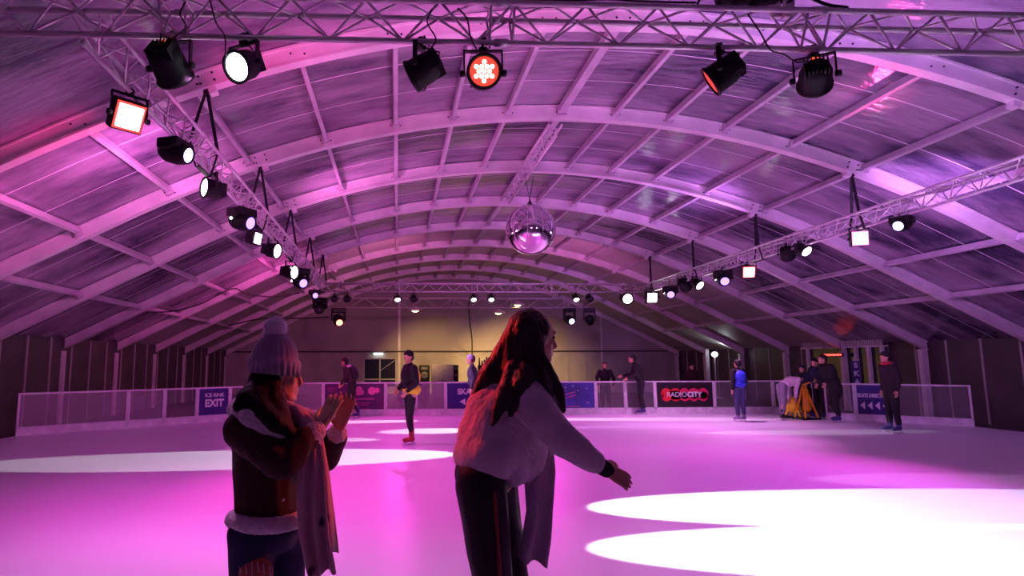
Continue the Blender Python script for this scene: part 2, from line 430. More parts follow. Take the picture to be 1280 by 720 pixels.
truss('lighting_truss', 'silver lattice truss running away from the viewer on the right', (XRt, YT0 + .12, zc(YT0)), (XRt, YT1, zc(YT1)), pitch=.24)
truss('lighting_truss', 'silver lattice truss crossing at the far end of the rink', (XL, YT1, zc(YT1)), (XRt, YT1, zc(YT1)), side=.24)
truss('ridge_truss', 'short silver lattice truss under the roof crown above the mirror ball', (2.9, 10.5, 5.72), (2.9, 15.2, 5.72), side=.24, depth=.22)
RY, RZ = 25.6, 3.92
r0, r1 = at(418, 390, Y=RY), at(748, 390, Y=RY)
rt = truss('lighting_truss', 'thin dim truss beyond the far truss carrying the warm floodlights', (r0.x, RY, RZ), (r1.x, RY, RZ), side=.3, depth=.4, pitch=.6, r=.02)
# hangers of the rear truss
b = MB()
for x in (r0.x + .4, r1.x - .4): b.tube([(x - r0.x, 0, .4), (x - r0.x, 0, roofz(x) - RZ)], .01)
b.build('hanger_cable', M_cable, rt)

# slings from arches
def strap(x, y, label, lean=.0):
    zt = roofz(x) + .02; zb = zc(y)
    t = thing('lifting_sling', label, 'sling', (x, y, zt), 'black slings holding the trusses')
    for sg, nm in ((-1, 'band'), (1, 'band')):
        b = MB(); p0 = Vector((0, 0, 0)); p1 = Vector((.13 * sg * .8, .22 * sg, zb + .28 - zt)); p2 = Vector((.1 * sg * .3, .22 * sg, zb - .04 - zt))
        for a, c in ((p0, p1), (p1, p2)):
            dd = (c - a); L = dd.length; R = dd.to_track_quat('Z', 'Y').to_matrix()
            b.box((a + c) / 2, (.05, .012, L), R, bev=.003)
        b.build(nm, M_strap, t)
    b = MB(); b.box((0, 0, -.03), (.07, .07, .1), bev=.01); b.build('shackle', M_blackm, t)
    b = MB(); b.box((0, 0, zb - .05 - zt), (.06, .46, .012)); b.build('loop', M_strap, t)
SL = ['nearest one on the left truss', 'second along the left truss', 'third along the left truss', 'fourth along the left truss', 'at the far left corner of the truss square']
SR = ['nearest one on the right truss, beside the pink square lamp', 'on the right truss above the red and white square lamp', 'on the right truss above the dark lamp with a white oval', 'near the far right corner of the truss square']
for k, y in enumerate(ARCH[2:7]): strap(XL, y - (.12 if k == 4 else 0), 'black V-shaped webbing sling, ' + SL[k])
for k, y in enumerate(ARCH[3:7]): strap(XRt, y - (.12 if k == 3 else 0), 'black V-shaped webbing sling, ' + SR[k])

# ------------------------------------------------------------------ stage lights
def Rz(a): return Matrix.Rotation(a, 3, 'Z')
LEDW = {}
def lampcol(name, col, s):
    return emat('lamp_' + name, col, s)
E_white = lampcol('white', (1, .93, 1), 9); E_cool = lampcol('cool_white', (.75, .85, 1), 9); E_red = lampcol('red', (1, .03, .02), 2.2)
E_blue = lampcol('blue', (.25, .15, 1), 3.5); E_pink = lampcol('pink', (1, .12, .55), 6); E_pinkw = lampcol('pink_white', (1, .75, .95), 9)
E_green = lampcol('green_white', (.6, 1, .8), 6); E_orange = lampcol('orange_display', (1, .12, .03), 1.0); E_warm = lampcol('warm', (1, .72, .25), 14)
E_dim = lampcol('dim_red', (.6, .02, .02), .35); M_lensd = mat('dark_lens', (.05, .05, .07), .1)
def clamp(t, c, zt, R=.12):
    b = MB(); top = zt - c.z
    b.tube([(0, 0, R * 1.45), (0, 0, top)], .012)
    b.box((0, 0, R * 1.45 + .012), (.07, .05, .035), bev=.008)
    b.tube([(-.034 * math.cos(w), 0, top + .0 + .034 * math.sin(w)) for w in [PI * 1.25 * q / 8 - .4 for q in range(9)]], .009, 6)
    b.build('clamp', M_blackm, t)
def yoke(t, aim, R, wid=1.18):
    a = Vector((aim[0], aim[1], 0)); a = a.normalized() if a.length > .05 else Vector((1, 0, 0)); s = Vector((-a.y, a.x, 0))
    b = MB(); w = R * wid; h = R * 1.45
    for q0, q1 in (((-w, 0), (-w, h)), ((w, 0), (w, h)), ((-w, h), (w, h))):
        A, B = s * q0[0] + Vector((0, 0, q0[1])), s * q1[0] + Vector((0, 0, q1[1])); dd = (B - A)
        Rm = Matrix((s, a, Vector((0, 0, 1)))).transposed()
        size = (.012, .035, dd.length + .012) if abs(dd.z) > .01 else (dd.length + .012, .035, .012)
        b.box((A + B) / 2, size, Rm)
    b.build('yoke', M_blackm, t)
    for sg in (-1, 1):
        b = MB(); b.lathe(s * sg * w, s * sg, [(-.01, .02), (.005, .026), (.03, .026), (.035, .01)], 10); b.build('knob', M_black, t)
    return s
def par_can(px, py, plane, aim, label, R=.12, lens=None, leds=None, display=None, flood=None, loop=False):
    c = at(px, py, **plane); a = Vector(aim).normalized()
    zt = zc(c.y) if c.y < 21 else RZ
    t = thing('par_can', label, 'stage light', c, 'stage lights on the trusses')
    b = MB(); b.lathe((0, 0, 0), a, [(-R * 1.25, R * .28), (-R * 1.2, R * .5), (-R * .95, R * .78), (-R * .5, R * .95), (R * .55, R), (R * .6, R * 1.08), (R * .78, R * 1.08), (R * .78, R * .92), (R * .66, R * .9)], 24)
    up = Vector((0, 0, 1)); s0 = a.cross(up).normalized() if abs(a.z) < .95 else Vector((1, 0, 0)); u0 = s0.cross(a)
    for k in range(7):  # cooling fins on the back
        w = (k - 3) * R * .22; b.box(-a * R * 1.0 + s0 * w, (.006, R * .7, R * 1.3), Matrix((s0, a, u0)).transposed())
    b.build('lamp_body', M_black, t)
    b = MB(); b.lathe((0, 0, 0), a, [(R * .64, R * .88), (R * .67, R * .86), (R * .68, .001)], 24, cap=False)
    b.build('lens', lens or M_lensd, t)
    if leds:
        b = MB()
        for i in range(-2, 3):
            for j in range(-2, 3):
                x = (i + .5 * j) * R * .32; y = j * R * .28
                if math.hypot(x, y) < R * .58: b.lathe(s0 * x + u0 * y, a, [(R * .68, R * .13), (R * .72, R * .12)], 10)
        b.build('led_cluster', leds, t)
    yoke(t, a, R); clamp(t, c, zt, R)
    if display:
        b = MB(); b.box(-a * R * .75 + Vector((0, 0, R * .72)), (.055, .03, .018)); b.build('display', display, t)
    b = MB(); tz = zt - c.z
    b.tube([-a * R * 1.2, -a * R * 1.3 + Vector((0, 0, R * .6)), Vector((.03, 0, R * 1.6)), Vector((.06, .02, tz * .8 + .02)), Vector((.02, 0, tz + .05))], .006, 6)
    if loop:
        b.tube([s0 * R * .95 * math.cos(w) + Vector((0, 0, -R * .2 + R * 1.05 * math.sin(w))) for w in [-PI * q / 10 for q in range(11)]], .006, 6)
    b.build('power_cable', M_cable, t)
    if flood: flood(t, a * R * .8)
    return t, c
def moving_head(px, py, plane, aim, label, S=1.0, lens=E_blue, dot=None, flood=None):
    c = at(px, py, **plane); a = Vector(aim).normalized()
    zt = zc(c.y) if c.y < 21 else RZ
    t = thing('moving_head_light', label, 'stage light', c, 'stage lights on the trusses')
    az = Vector((a.x, a.y, 0)).normalized(); s = Vector((-az.y, az.x, 0)); Rm = Matrix((s, az, Vector((0, 0, 1)))).transposed()
    top = min(zt - c.z - .02, .30 * S); 
    b = MB(); b.box((0, 0, top - .05 * S), (.28 * S, .22 * S, .1 * S), Rm, bev=.02); b.build('base', M_black, t)
    for sg in (-1, 1):
        b = MB(); b.box(s * sg * .135 * S + Vector((0, 0, top * .4)), (.035 * S, .1 * S, top * .95), Rm, bev=.012); b.build('arm', M_black, t)
    b = MB(); b.lathe((0, 0, 0), a, [(-.15 * S, .04 * S), (-.14 * S, .08 * S), (-.08 * S, .11 * S), (.05 * S, .115 * S), (.14 * S, .09 * S), (.16 * S, .085 * S), (.16 * S, .07 * S), (.145 * S, .07 * S)], 20); b.build('head', M_black, t)
    b = MB(); b.lathe((0, 0, 0), a, [(.146 * S, .07 * S), (.155 * S, .05 * S), (.158 * S, .001)], 18, cap=False); b.build('lens', lens, t)
    b = MB(); b.tube([(0, 0, top), (0, 0, zt - c.z)], .012); b.tube([(-.034 * math.cos(w), 0, zt - c.z + .034 * math.sin(w)) for w in [PI * 1.25 * q / 8 - .4 for q in range(9)]], .009, 6); b.build('clamp', M_blackm, t)
    if dot:
        b = MB(); b.lathe(s * -.135 * S + Vector((0, 0, -.0)), -az * 0 + Vector((-.2, -1, -.1)), [(.05, .022), (.06, .022)], 10); b.build('status_lamp', dot, t)
    if flood: flood(t, a * .17 * S)
    return t, c
def blinder(px, py, plane, aim, label, R=.13, lens=E_white, rim=E_red, flood=None):
    c = at(px, py, **plane); a = Vector(aim).normalized(); zt = zc(c.y)
    t = thing('square_flood', label, 'stage light', c, 'stage lights on the trusses')
    s = a.cross(Vector((0, 0, 1))).normalized(); u = s.cross(a); Rm = Matrix((s, a, u)).transposed()
    b = MB(); b.box(-a * .06, (2 * R, .14, 2 * R), Rm, bev=.015)
    for k in range(6): b.box(-a * .14 + s * (k - 2.5) * R * .3, (.008, .05, R * 1.6), Rm)
    b.build('housing', M_black, t)
    b = MB(); b.box(a * .012, (1.78 * R, .012, 1.78 * R), Rm); b.build('rim', rim, t)
    b = MB(); b.box(a * .024, (1.5 * R, .014, 1.5 * R), Rm, bev=.006); b.build('lens', lens, t)
    yoke(t, a, R, 1.12); clamp(t, c, zt, R)
    if flood: flood(t, a * .06)
    return t, c

def lamp(name, loc, target, col, W, ang, blend=.3, r=.06, sx=1, sy=1, parent=None):
    l = bpy.data.lights.new(name, 'SPOT'); l.energy = W; l.color = col; l.spot_size = math.radians(ang); l.spot_blend = blend; l.shadow_soft_size = r
    o = bpy.data.objects.new(name, l); C.objects.link(o); d = (Vector(target) - Vector(loc))
    o.rotation_euler = d.to_track_quat('-Z', 'Y').to_euler(); o.location = loc; o.scale = (sx, sy, 1)
    return o
NT = dict(Y=YT0); LX = dict(X=XL); RX = dict(X=XRt); FT = dict(Y=YT1); BT = dict(Y=RY)
# near truss
par_can(213, 84, NT, (.15, .75, -.55), 'dark round stage lamp with an orange readout, leftmost under the near truss', .135, display=E_orange)
par_can(304, 82, NT, (-.42, -.75, -.55), 'round stage lamp with a brilliant white octagonal face under the near truss', .115, lens=lampcol('ice_white', (.85, .9, 1), 14))
par_can(527, 89, NT, (-.85, .35, -.35), 'dark round stage lamp turned left with a red-lit rim, left of the red one', .12, lens=E_red, loop=True, display=E_dim)
par_can(604, 92, NT, (-.05, -1, -.28), 'red-glowing round stage lamp with a white LED cluster facing the viewer', .125, lens=E_red, leds=lampcol('hot', (1, .8, .6), 14))
par_can(901, 94, NT, (-.72, .45, -.45), 'dark round stage lamp under the near truss, red rim on its lower left', .12, lens=E_red, display=E_dim)
par_can(1019, 97, NT, (.45, .75, -.3), 'dark round stage lamp with orange readout, rightmost under the near truss', .12, lens=mat('pale_lens', (.5, .45, .5), .2), display=E_orange)
# left truss
blinder(161, 146, LX, (.62, -.62, -.5), 'large square lamp glowing white with a red rim at the left edge', .14)
moving_head(219, 190, LX, (.85, -.25, -.28), 'black moving head with blue-rimmed white lens, upper left truss', 1.15, lens=lampcol('blue_white', (.55, .5, 1), 7))
par_can(264, 236, LX, (-.72, -.62, .0), 'tilted dark round lamp with white oval face on the left truss', .13, lens=E_white)
moving_head(302, 276, LX, (.8, -.5, -.3), 'large black moving head with blue lens and green-white dot on the left truss', 1.35, lens=E_blue, dot=E_green)
blinder(321, 298, LX, (.93, -.35, -.2), 'small pale strip-faced lamp just below the big moving head on the left truss', .12, lens=E_pinkw, rim=M_dark)
par_can(341, 313, LX, (.93, -.33, -.2), 'dark round lamp with narrow white face, middle of the left truss', .15, lens=E_white)
par_can(363, 340, LX, (.9, -.4, -.15), 'lamp with tall white oval face toward the far left corner', .16, lens=E_white)
moving_head(375, 352, LX, (.5, -.8, -.3), 'dark blue-lit moving head with a tiny white dot near the far left corner', 1.5, lens=E_blue, dot=E_white)
moving_head(393, 368, dict(Y=19.2), (.3, -.9, -.3), 'moving head with blue lens hanging at the far left truss corner', 1.25, lens=E_blue)
moving_head(400, 385, dict(Y=21.5), (-.1, -.9, -.4), 'tall dark lamp with a tiny red dot below the far left truss corner', 1.7, lens=M_lensd, dot=E_red)
# far truss
for px, L, lab in ((497, E_pinkw, 'small round lamp with pinkish white face, leftmost lit one on the far truss'), (517, None, 'small unlit round lamp on the far truss above the warm floodlight'),
                   (592, E_pinkw, 'small red-rimmed round lamp, middle of the far truss'), (614, E_white, 'small round white lamp, middle of the far truss, right of the red-rimmed one'),
                   (720, E_pinkw, 'small reddish round lamp on the far truss right of the long-haired skater'), (737, None, 'small unlit round lamp on the far truss beside the reddish one'),
                   (418, None, 'small unlit round lamp at the left end of the far truss'), (434, None, 'small unlit lamp, second from the left end of the far truss')):
    par_can(px, 373, FT, (.05, -.7, -.8), lab, .10, lens=L)
par_can(783, 373, FT, (0, -1, -.25), 'round lamp shining brilliant bluish white at the right of the far truss', .18, lens=E_cool, leds=E_cool)
# rear truss
moving_head(423, 400, BT, (.25, -.9, -.45), 'moving head with red and white glow under the left end of the rear truss', 2.0, lens=lampcol('red_white', (1, .25, .15), 4))
moving_head(712, 400, BT, (.1, -.95, -.3), 'moving head with blue-white lens under the right end of the rear truss', 1.7, lens=lampcol('blue_white', (.55, .5, 1), 7))
moving_head(737, 400, BT, (.3, .9, -.4), 'unlit black moving head at the right end of the rear truss', 1.7, lens=M_lensd)
# right truss
blinder(815, 372, dict(X=XRt), (-.1, -.95, -.3), 'square white lamp at the far right truss corner', .2, lens=E_white, rim=M_dark)
moving_head(838, 366, RX, (-.35, -.85, -.35), 'blue-lit moving head with white dot, farthest one on the right truss', 1.5, lens=E_blue, dot=E_white)
par_can(872, 355, RX, (.35, -.8, -.62), 'lamp with slanted white oval face, middle of the right truss', .14, lens=E_white)
par_can(856, 356, RX, (.6, .6, -.4), 'unlit dark round lamp left of the slanted white oval lamp', .17)
moving_head(904, 349, RX, (-.3, -.85, -.35), 'black moving head with violet lens and white dot, middle of the right truss', 1.5, lens=E_blue, dot=E_white)
blinder(936, 340, RX, (-.25, -.85, -.3), 'square lamp with white face and red rim on the right truss', .15)
par_can(1005, 312, RX, (.15, -.65, -.55), 'round lamp with slanted white face beside the dark red one, right truss', .12, lens=E_white)
par_can(984, 317, RX, (.5, .5, -.5), 'unlit dark reddish lamp left of the slanted white one, right truss', .14)
blinder(1075, 298, RX, (-.35, -.85, -.12), 'square lamp glowing hot pink and white, nearest lit one on the right truss', .14, lens=E_pinkw, rim=E_pink)
moving_head(1128, 280, RX, (-.8, -.4, -.3), 'moving head with blue lens at the right edge', 1.1, lens=lampcol('blue_white', (.55, .5, 1), 7))
# warm floods on the rear truss
for px, py, lab in ((519, 387, 'bright warm yellow floodlight on the rear truss, leftmost'), (623, 390, 'warm white floodlight with wide reflector under the rear truss'), (647, 380, 'small warm floodlight, rightmost of the warm ones on the rear truss')):
    c = at(px, py, Y=RY + .1); t = thing('floodlight', lab, 'floodlight', c, 'warm floodlights on the rear truss')
    b = MB(); b.lathe((0, 0, 0), (0, .15, -1), [(-.14, .05), (-.1, .1), (0, .3), (.03, .32), (.03, .28)], 20); b.build('reflector', M_alu, t)
    b = MB(); b.add(*ico((0, 0, -.03), (.15, .15, .08))); b.build('bulb', E_warm, t)
    b = MB(); b.tube([(0, 0, .12), (0, -.1, RZ - c.z + .02)], .015); b.build('bracket', M_blackm, t)
    lamp('flood_lamp', c + Vector((0, .1, -.22)), c + Vector((1.2, 5.6, -3.4)), (1, .60, .17), 1050, 72, .9)

# cables along and over the near truss
def cable(label, pts, r=.009, cat='cable', group='black cables on the near truss'):
    b = MB(); P = [Vector(p) for p in pts]; Q = []
    for i in range(len(P) - 1):
        p0, p1, p2, p3 = P[max(i - 1, 0)], P[i], P[i + 1], P[min(i + 2, len(P) - 1)]
        for k in range(6):
            u = k / 6; Q.append(.5 * ((2 * p1) + (p2 - p0) * u + (2 * p0 - 5 * p1 + 4 * p2 - p3) * u * u + (3 * p1 - p0 - 3 * p2 + p3) * u ** 3))
    Q.append(P[-1]); o0 = P[0].copy(); b.tube([q - o0 for q in Q], r, 6); o = b.build('power_cable', M_cable); o.location = o0
    return tag(o, label, cat, group)
A = lambda x, y, d=0: at(x, y, Y=YT0 + d)
zt_ = zc(YT0) + .26 + .03
def T(x, dz=0, dy=-.12): 
    p = at(x, 10, Y=YT0 + dy); return Vector((p.x, YT0 + dy, zt_ + dz))
cable('thick black cable lying along the top of the near truss, left half', [T(165, .01), T(220, .03), T(300, .01), T(400, .03), T(470, .01), T(520, .03), T(570, .01), T(590, -.02)], .014)
cable('second black cable bundled on the near truss top, left half', [T(165, .03, -.08), T(260, .0, -.08), T(340, .03, -.08), T(430, .01, -.08), T(540, .03, -.08), T(640, .0, -.08)], .012)
cable('black cable lying on the near truss between the two halves of lamps', [T(640, .01), T(700, .0), T(760, .02), T(800, .01), T(870, .01)], .008)
cable('black cable loop standing above the near truss, left of the black connectors', [T(872, .0), T(878, .06), T(888, .08), T(897, .05), T(903, .0)], .01)
cable('thick black cable trailing right from the connectors on the near truss', [T(985, .03), T(1000, .09), T(1015, .07), T(1035, .02), T(1060, .0)], .013)
cable('black cable drooping through the near truss to the rightmost lamp', [A(935, 18, -.14), A(950, 40, -.14), A(963, 62, -.14), A(980, 68, -.14), A(996, 78, -.12), A(1010, 76, -.05)], .006)
cable('black cable drooping through the near truss to the white lit lamp', [A(262, -2, -.14), A(270, 28, -.14), A(281, 45, -.14), A(283, 70, -.1), A(296, 66, 0)], .006)
cable('black cable looping through the near truss above the leftmost lamp', [A(232, 2, -.14), A(225, 18, -.14), A(232, 34, -.14), A(216, 48, -.05), A(210, 58, .02)], .006)
cable('black cable looping through the near truss above the red glowing lamp', [A(572, 10, -.14), A(584, 24, -.14), A(588, 46, -.1), A(597, 64, 0)], .006)
cable('black cable looping through the near truss above the red-rimmed left lamp', [A(540, 12, -.14), A(534, 28, -.14), A(545, 50, -.1), A(532, 66, 0)], .006)
for i, (x, w) in enumerate(((909, .16), (930, .2), (956, .24))):
    b = MB(); p = T(x, .05); b.box((0, 0, 0), (w, .09, .075), Matrix.Rotation(-.18, 3, 'Y'), bev=.02); b.tube([(w * .4, 0, 0), (w * .75, 0, .02)], .016); o = b.build('cable_connector', M_black); o.location = p
    tag(o, ['small black connector box on the near truss top, leftmost of three', 'black connector box on the near truss top, middle of three', 'largest black connector on the near truss top beside the grey plates'][i], 'connector', 'black connectors on the near truss')
hb = thing('hanging_bracket', 'pair of grey steel plates joining the near truss to the roof', 'bracket', T(977, 0, 0))
for sg in (-1, 1):
    b = MB(); b.box((sg * .075, 0, .22), (.075, .05, .5), Matrix.Rotation(sg * .12, 3, 'Y'), bev=.005); b.build('plate', M_beam, hb)
b = MB(); b.tube([(0, 0, .1), (0, 0, roofz(hb.location.x) - hb.location.z)], .012); b.build('rod', M_blackm, hb)
cable('black cable swagged along the left roof slope in two dips', [at(183, 390, Y=15.7), at(215, 389, Y=16.3), at(250, 380, Y=16.9), at(290, 361, Y=17.8), at(310, 368, Y=18.2), at(345, 371, Y=18.8), at(375, 366, Y=19.4)], .02, group='cables hung from the roof')
cable('black cable hanging down the gable wall above the beanie skater', [at(586, 378, Y=26), at(587, 400, Y=28), at(590, 425, Y=30), at(590, 445, Y=31.8)], .03, group='cables hung from the roof')
cable('black cable stretched low under the roof behind the bobble hat', [at(285, 407, Y=23), at(330, 398, Y=23), at(375, 398, Y=23), at(412, 396, Y=23)], .025, group='cables hung from the roof')

# mirror ball
bc = at(663, 287, Y=12.8); RB = .545
ball = thing('mirror_ball', 'large silver inflatable mirror ball hanging over the middle of the rink', 'mirror ball', bc)
b = MB(); prof = []
nseg = 64; vs = []; fs = []; ng = 10
for i in range(33):
    th = PI * i / 32
    for k in range(nseg):
        w = 2 * PI * k / nseg + .3; r = RB * math.sin(th) * (1 - .012 * (abs(math.cos(w * ng / 2)) ** 12))
        vs.append((r * math.cos(w), r * math.sin(w), RB * math.cos(th) * 1.02))
for i in range(32):
    for k in range(nseg): fs.append((i * nseg + k, (i + 1) * nseg + k, (i + 1) * nseg + (k + 1) % nseg, i * nseg + (k + 1) % nseg))
b.add(vs, fs, 0, True)
b.build('ball', mat('mirror_film', (.88, .86, .9), .06, 1, noise_amt=.05), ball)
for k in range(ng):
    w = 2 * PI * (k + .5) / ng + .3 - PI / ng * 0
    b = MB(); b.tube([(RB * 1.003 * math.sin(PI * q / 24) * math.cos(w), RB * 1.003 * math.sin(PI * q / 24) * math.sin(w), RB * 1.02 * math.cos(PI * q / 24)) for q in range(1, 24)], .004, 6)
    b.build('seam', M_alu, ball)
b = MB(); b.lathe((0, 0, RB), (0, 0, 1), [(0, .06), (.06, .05), (.09, .02), (.13, .02)], 12); b.build('cap', M_blackm, ball)
b = MB()
for sg in (-1, 1): b.tube([(0, 0, RB + .12), (sg * .12, .1 * sg, 5.72 - bc.z)], .008, 6)
b.build('hanging_cable', M_cable, ball)

# ------------------------------------------------------------------ rink barrier
YB = 18.6
M_navy = mat('sign_purple', srgb(48, 22, 120), .4); M_letter = mat('sign_letters', (.78, .72, .82), .5)
M_radio = mat('sign_black', (.02, .012, .018), .35); M_adp = mat('ad_purple', srgb(92, 20, 96), .4); M_adb = mat('ad_blue', srgb(62, 60, 150), .4, noise_s=2, noise_amt=.4)
def barrier(p0, p1, kind, label, top=1.0):
    p0, p1 = Vector((p0[0], p0[1], 0)), Vector((p1[0], p1[1], 0)); d = p1 - p0; L = d.length; ang = math.atan2(d.y, d.x)
    t = thing('barrier_panel', label, 'barrier', p0, 'rink barrier panels', ang)
    b = MB(); b.box((L / 2, 0, top - .02), (L, .06, .045), bev=.008)
    for x in (.025, L - .025): b.box((x, .0, top / 2 + .07), (.045, .05, top - .15))
    b.box((L / 2, 0, .17), (L, .05, .04)); b.build('frame', M_rail, t)
    b = MB(); b.box((L / 2, -.03, .08), (L - .004, .03, .16)); b.build('kickboard', M_kick, t)
    b = MB(); b.box((L / 2, .0, top / 2 + .075), (L - .09, .012, top - .22)); 
    b.build('infill', {'clear': M_clear, 'frost': M_frost, 'exit': M_navy, 'skate': M_navy, 'radio': M_radio, 'adp': M_adp, 'adb': M_adb}[kind], t)
    F_ = lambda x, z, y=-.012: Matrix.Translation((x, y, z)) @ Matrix.Rotation(PI / 2, 4, 'X')
    if kind == 'exit':
        text_mesh('ICE RINK', .135, F_(L * .52, .72), M_letter, t, 'lettering', .004); text_mesh('EXIT', .27, F_(L * .52, .5), M_letter, t, 'lettering', .012, sx=.95)
    if kind == 'radio':
        b = MB()
        import itertools
        # cloud of overlapping round lobes behind the wordmark
        for k in range(5):
            x = L * (.19 + .155 * k)
            for (r, dy_) in ((.17, .03), (.15, -.06)):
                b.lathe((x, -.008 - .0005 * k, .58 + dy_), (0, -1, 0), [(0, r), (.003, r)], 28, min(k // 2, 1), smooth=False)
        b.box((L / 2, -.009, .56), (L * .72, .004, .27)); b.box((L * .32, -.0095, .56), (L * .36, .004, .27), None, 0)
        b.build('emblem', [mat('emblem_red', srgb(214, 30, 44), .5), mat('emblem_pink', srgb(214, 30, 92), .5)], t)
        text_mesh('RADIO', .21, F_(L * .365, .575, -.016), M_letter, t, 'lettering', 0, sx=1.0); text_mesh('CITY', .21, F_(L * .665, .575, -.016), M_letter, t, 'lettering', .010, sx=1.02)
    if kind == 'adp':
        b = MB()
        for i, (x, z, w, h) in enumerate(((.13, .84, .10, .012), (.13, .80, .12, .012), (.13, .74, .11, .012), (.62, .5, .32, .05), (.60, .38, .26, .03), (.58, .32, .24, .03), (.60, .2, .26, .02))):
            b.box((L * x, -.01, z), (L * w * 1.2, .004, h))
        b.build('small_print', mat('ad_print', srgb(190, 60, 150), .5), t)
        for grp in (((.57, .78, .1), (.61, .70, .08), (.56, .66, .06)), ((.78, .74, .12), (.86, .76, .08))):
            b = MB()
            for x, z, r in grp: b.lathe((L * x, -.009 - x * .001, z), (0, -1, 0), [(0, r), (.003, r)], 24, smooth=False)
            b.build('emblem', mat('ad_emblem', srgb(235, 90, 170), .5), t)
    if kind == 'adb':
        b = MB()
        for (x0, z0, x1, z1) in ((.38, .55, .66, .68), (.38, .45, .66, .58), (.40, .4, .5, .5)):
            b.tube([(L * x0, -.01, z0), (L * x1, -.01, z1)], .014, 6)
        b.box((L * .55, -.01, .24), (L * .35, .004, .02)); b.build('graphic_lines', mat('ad_pink_line', srgb(220, 90, 160), .5), t)
        b = MB()
        for x, z in ((.70, .72), (.85, .78), (.62, .86), (.86, .35), (.5, .82), (.3, .7)): b.lathe((L * x, -.009, z), (0, -1, 0), [(0, .02), (.003, .02)], 8)
        b.build('stars', M_letter, t)
    if kind == 'skate':
        text_mesh('SKATE', .23, F_(L * .38, .70), M_letter, t, 'lettering', .01); text_mesh('ZONE', .2, F_(L * .8, .70), M_letter, t, 'lettering', .008)
        for k in range(3):
            b = MB(); x = L * (.28 + .22 * k); b.add([(x - .09, -.012, .4), (x + .09, -.012, .3), (x + .09, -.012, .5), (x - .09, -.02, .4), (x + .09, -.02, .3), (x + .09, -.02, .5)], [(0, 1, 2), (3, 5, 4), (0, 3, 4, 1), (1, 4, 5, 2), (2, 5, 3, 0)]); b.build('arrow', M_letter, t)
    if kind == 'dir':
        pass
    return t, L, F_
bx = [-3.2] + [at(px, 500, Y=YB).x for px in (404, 482, 520, 557, 632, 670, 745, 782, 819, 893, 967)] + [12.74]
kinds = ['frost', 'adp', 'frost', 'frost', 'skate', 'clear', 'adb', 'clear', 'clear', 'radio', 'clear', 'clear']
labs = ['pale frosted barrier panel behind the clasped hands of the bobble hat person', 'dark purple advert barrier panel with pink round shapes and small print', 'frosted barrier panel left behind the hi-vis skater', 'frosted barrier panel right behind the hi-vis skater, left of the purple arrow sign',
        'purple sign panel lettered SKATE with white left arrows, half hidden by the long-haired skater', 'clear barrier panel hidden behind the long-haired skater', 'blue advert barrier panel with pink lines just right of the long-haired skater',
        'clear barrier panel with a dark-clothed onlooker standing behind it', 'clear barrier panel where the leaning skater rests his hand, left of the RADIOCITY panel', 'black barrier panel with red RADIOCITY advert', 'clear barrier panel behind the child in the blue vest', 'clear barrier panel behind the bending person in pale top']
for k in range(12): barrier((bx[k], YB), (bx[k + 1], YB), kinds[k], labs[k], 1.0)
dl = (CL1 - CL0)
def onL(px):   # intersection of the left chamfer with a pixel column
    best = None
    for q in range(400):
        p = CL0 + dl * (q / 399); tgt = at(px, 500, Y=p.y).x
        if best is None or abs(tgt - p.x) < best[0]: best = (abs(tgt - p.x), p)
    return best[1]
pts = [CL0, onL(160), onL(206), onL(246), onL(287), CL1]
for k, (kd, lb) in enumerate((('frost', 'angled frosted barrier panel beyond the left edge of the photo'), ('frost', 'angled pale barrier panel at the left edge'), ('clear', 'angled clear barrier panel left of the EXIT sign panel'), ('exit', 'angled dark purple barrier panel reading EXIT'), ('clear', 'angled barrier panel hidden behind the bobble hat person'))):
    barrier(pts[k], pts[k + 1], kd, lb, .94)
dr = CRb - CRa
def onR(px):
    best = None
    for q in range(400):
        p = CRa + dr * (q / 399); tgt = at(px, 500, Y=p.y).x
        if best is None or abs(tgt - p.x) < best[0]: best = (abs(tgt - p.x), p)
    return best[1]
q0, q1 = onR(1069), onR(1115)
barrier(CRa, q0, 'clear', 'angled clear barrier panel left of the four-arrow sign', 1.0)
t, L, F_ = barrier(q0, q1, 'skate', 'purple barrier sign with four white arrows pointing left at the right edge', 1.0)
for ch in list(t.children):
    if ch.name.split('.')[0] in ('lettering', 'arrow'): bpy.data.objects.remove(ch)
text_mesh('SKATE DIRECTION', .13, F_(L * .5, .68), M_letter, t, 'lettering', .006, sx=L * .85 / 1.1)
for k in range(4):
    b = MB(); x = L * (.2 + .2 * k); b.add([(x - .055, -.012, .42), (x + .05, -.012, .31), (x + .05, -.012, .53), (x - .055, -.02, .42), (x + .05, -.02, .31), (x + .05, -.02, .53)], [(0, 1, 2), (3, 5, 4), (0, 3, 4, 1), (1, 4, 5, 2), (2, 5, 3, 0)]); b.build('arrow', M_letter, t)
barrier(q1, CRb, 'clear', 'angled clear barrier panel beyond the four-arrow sign', 1.0)

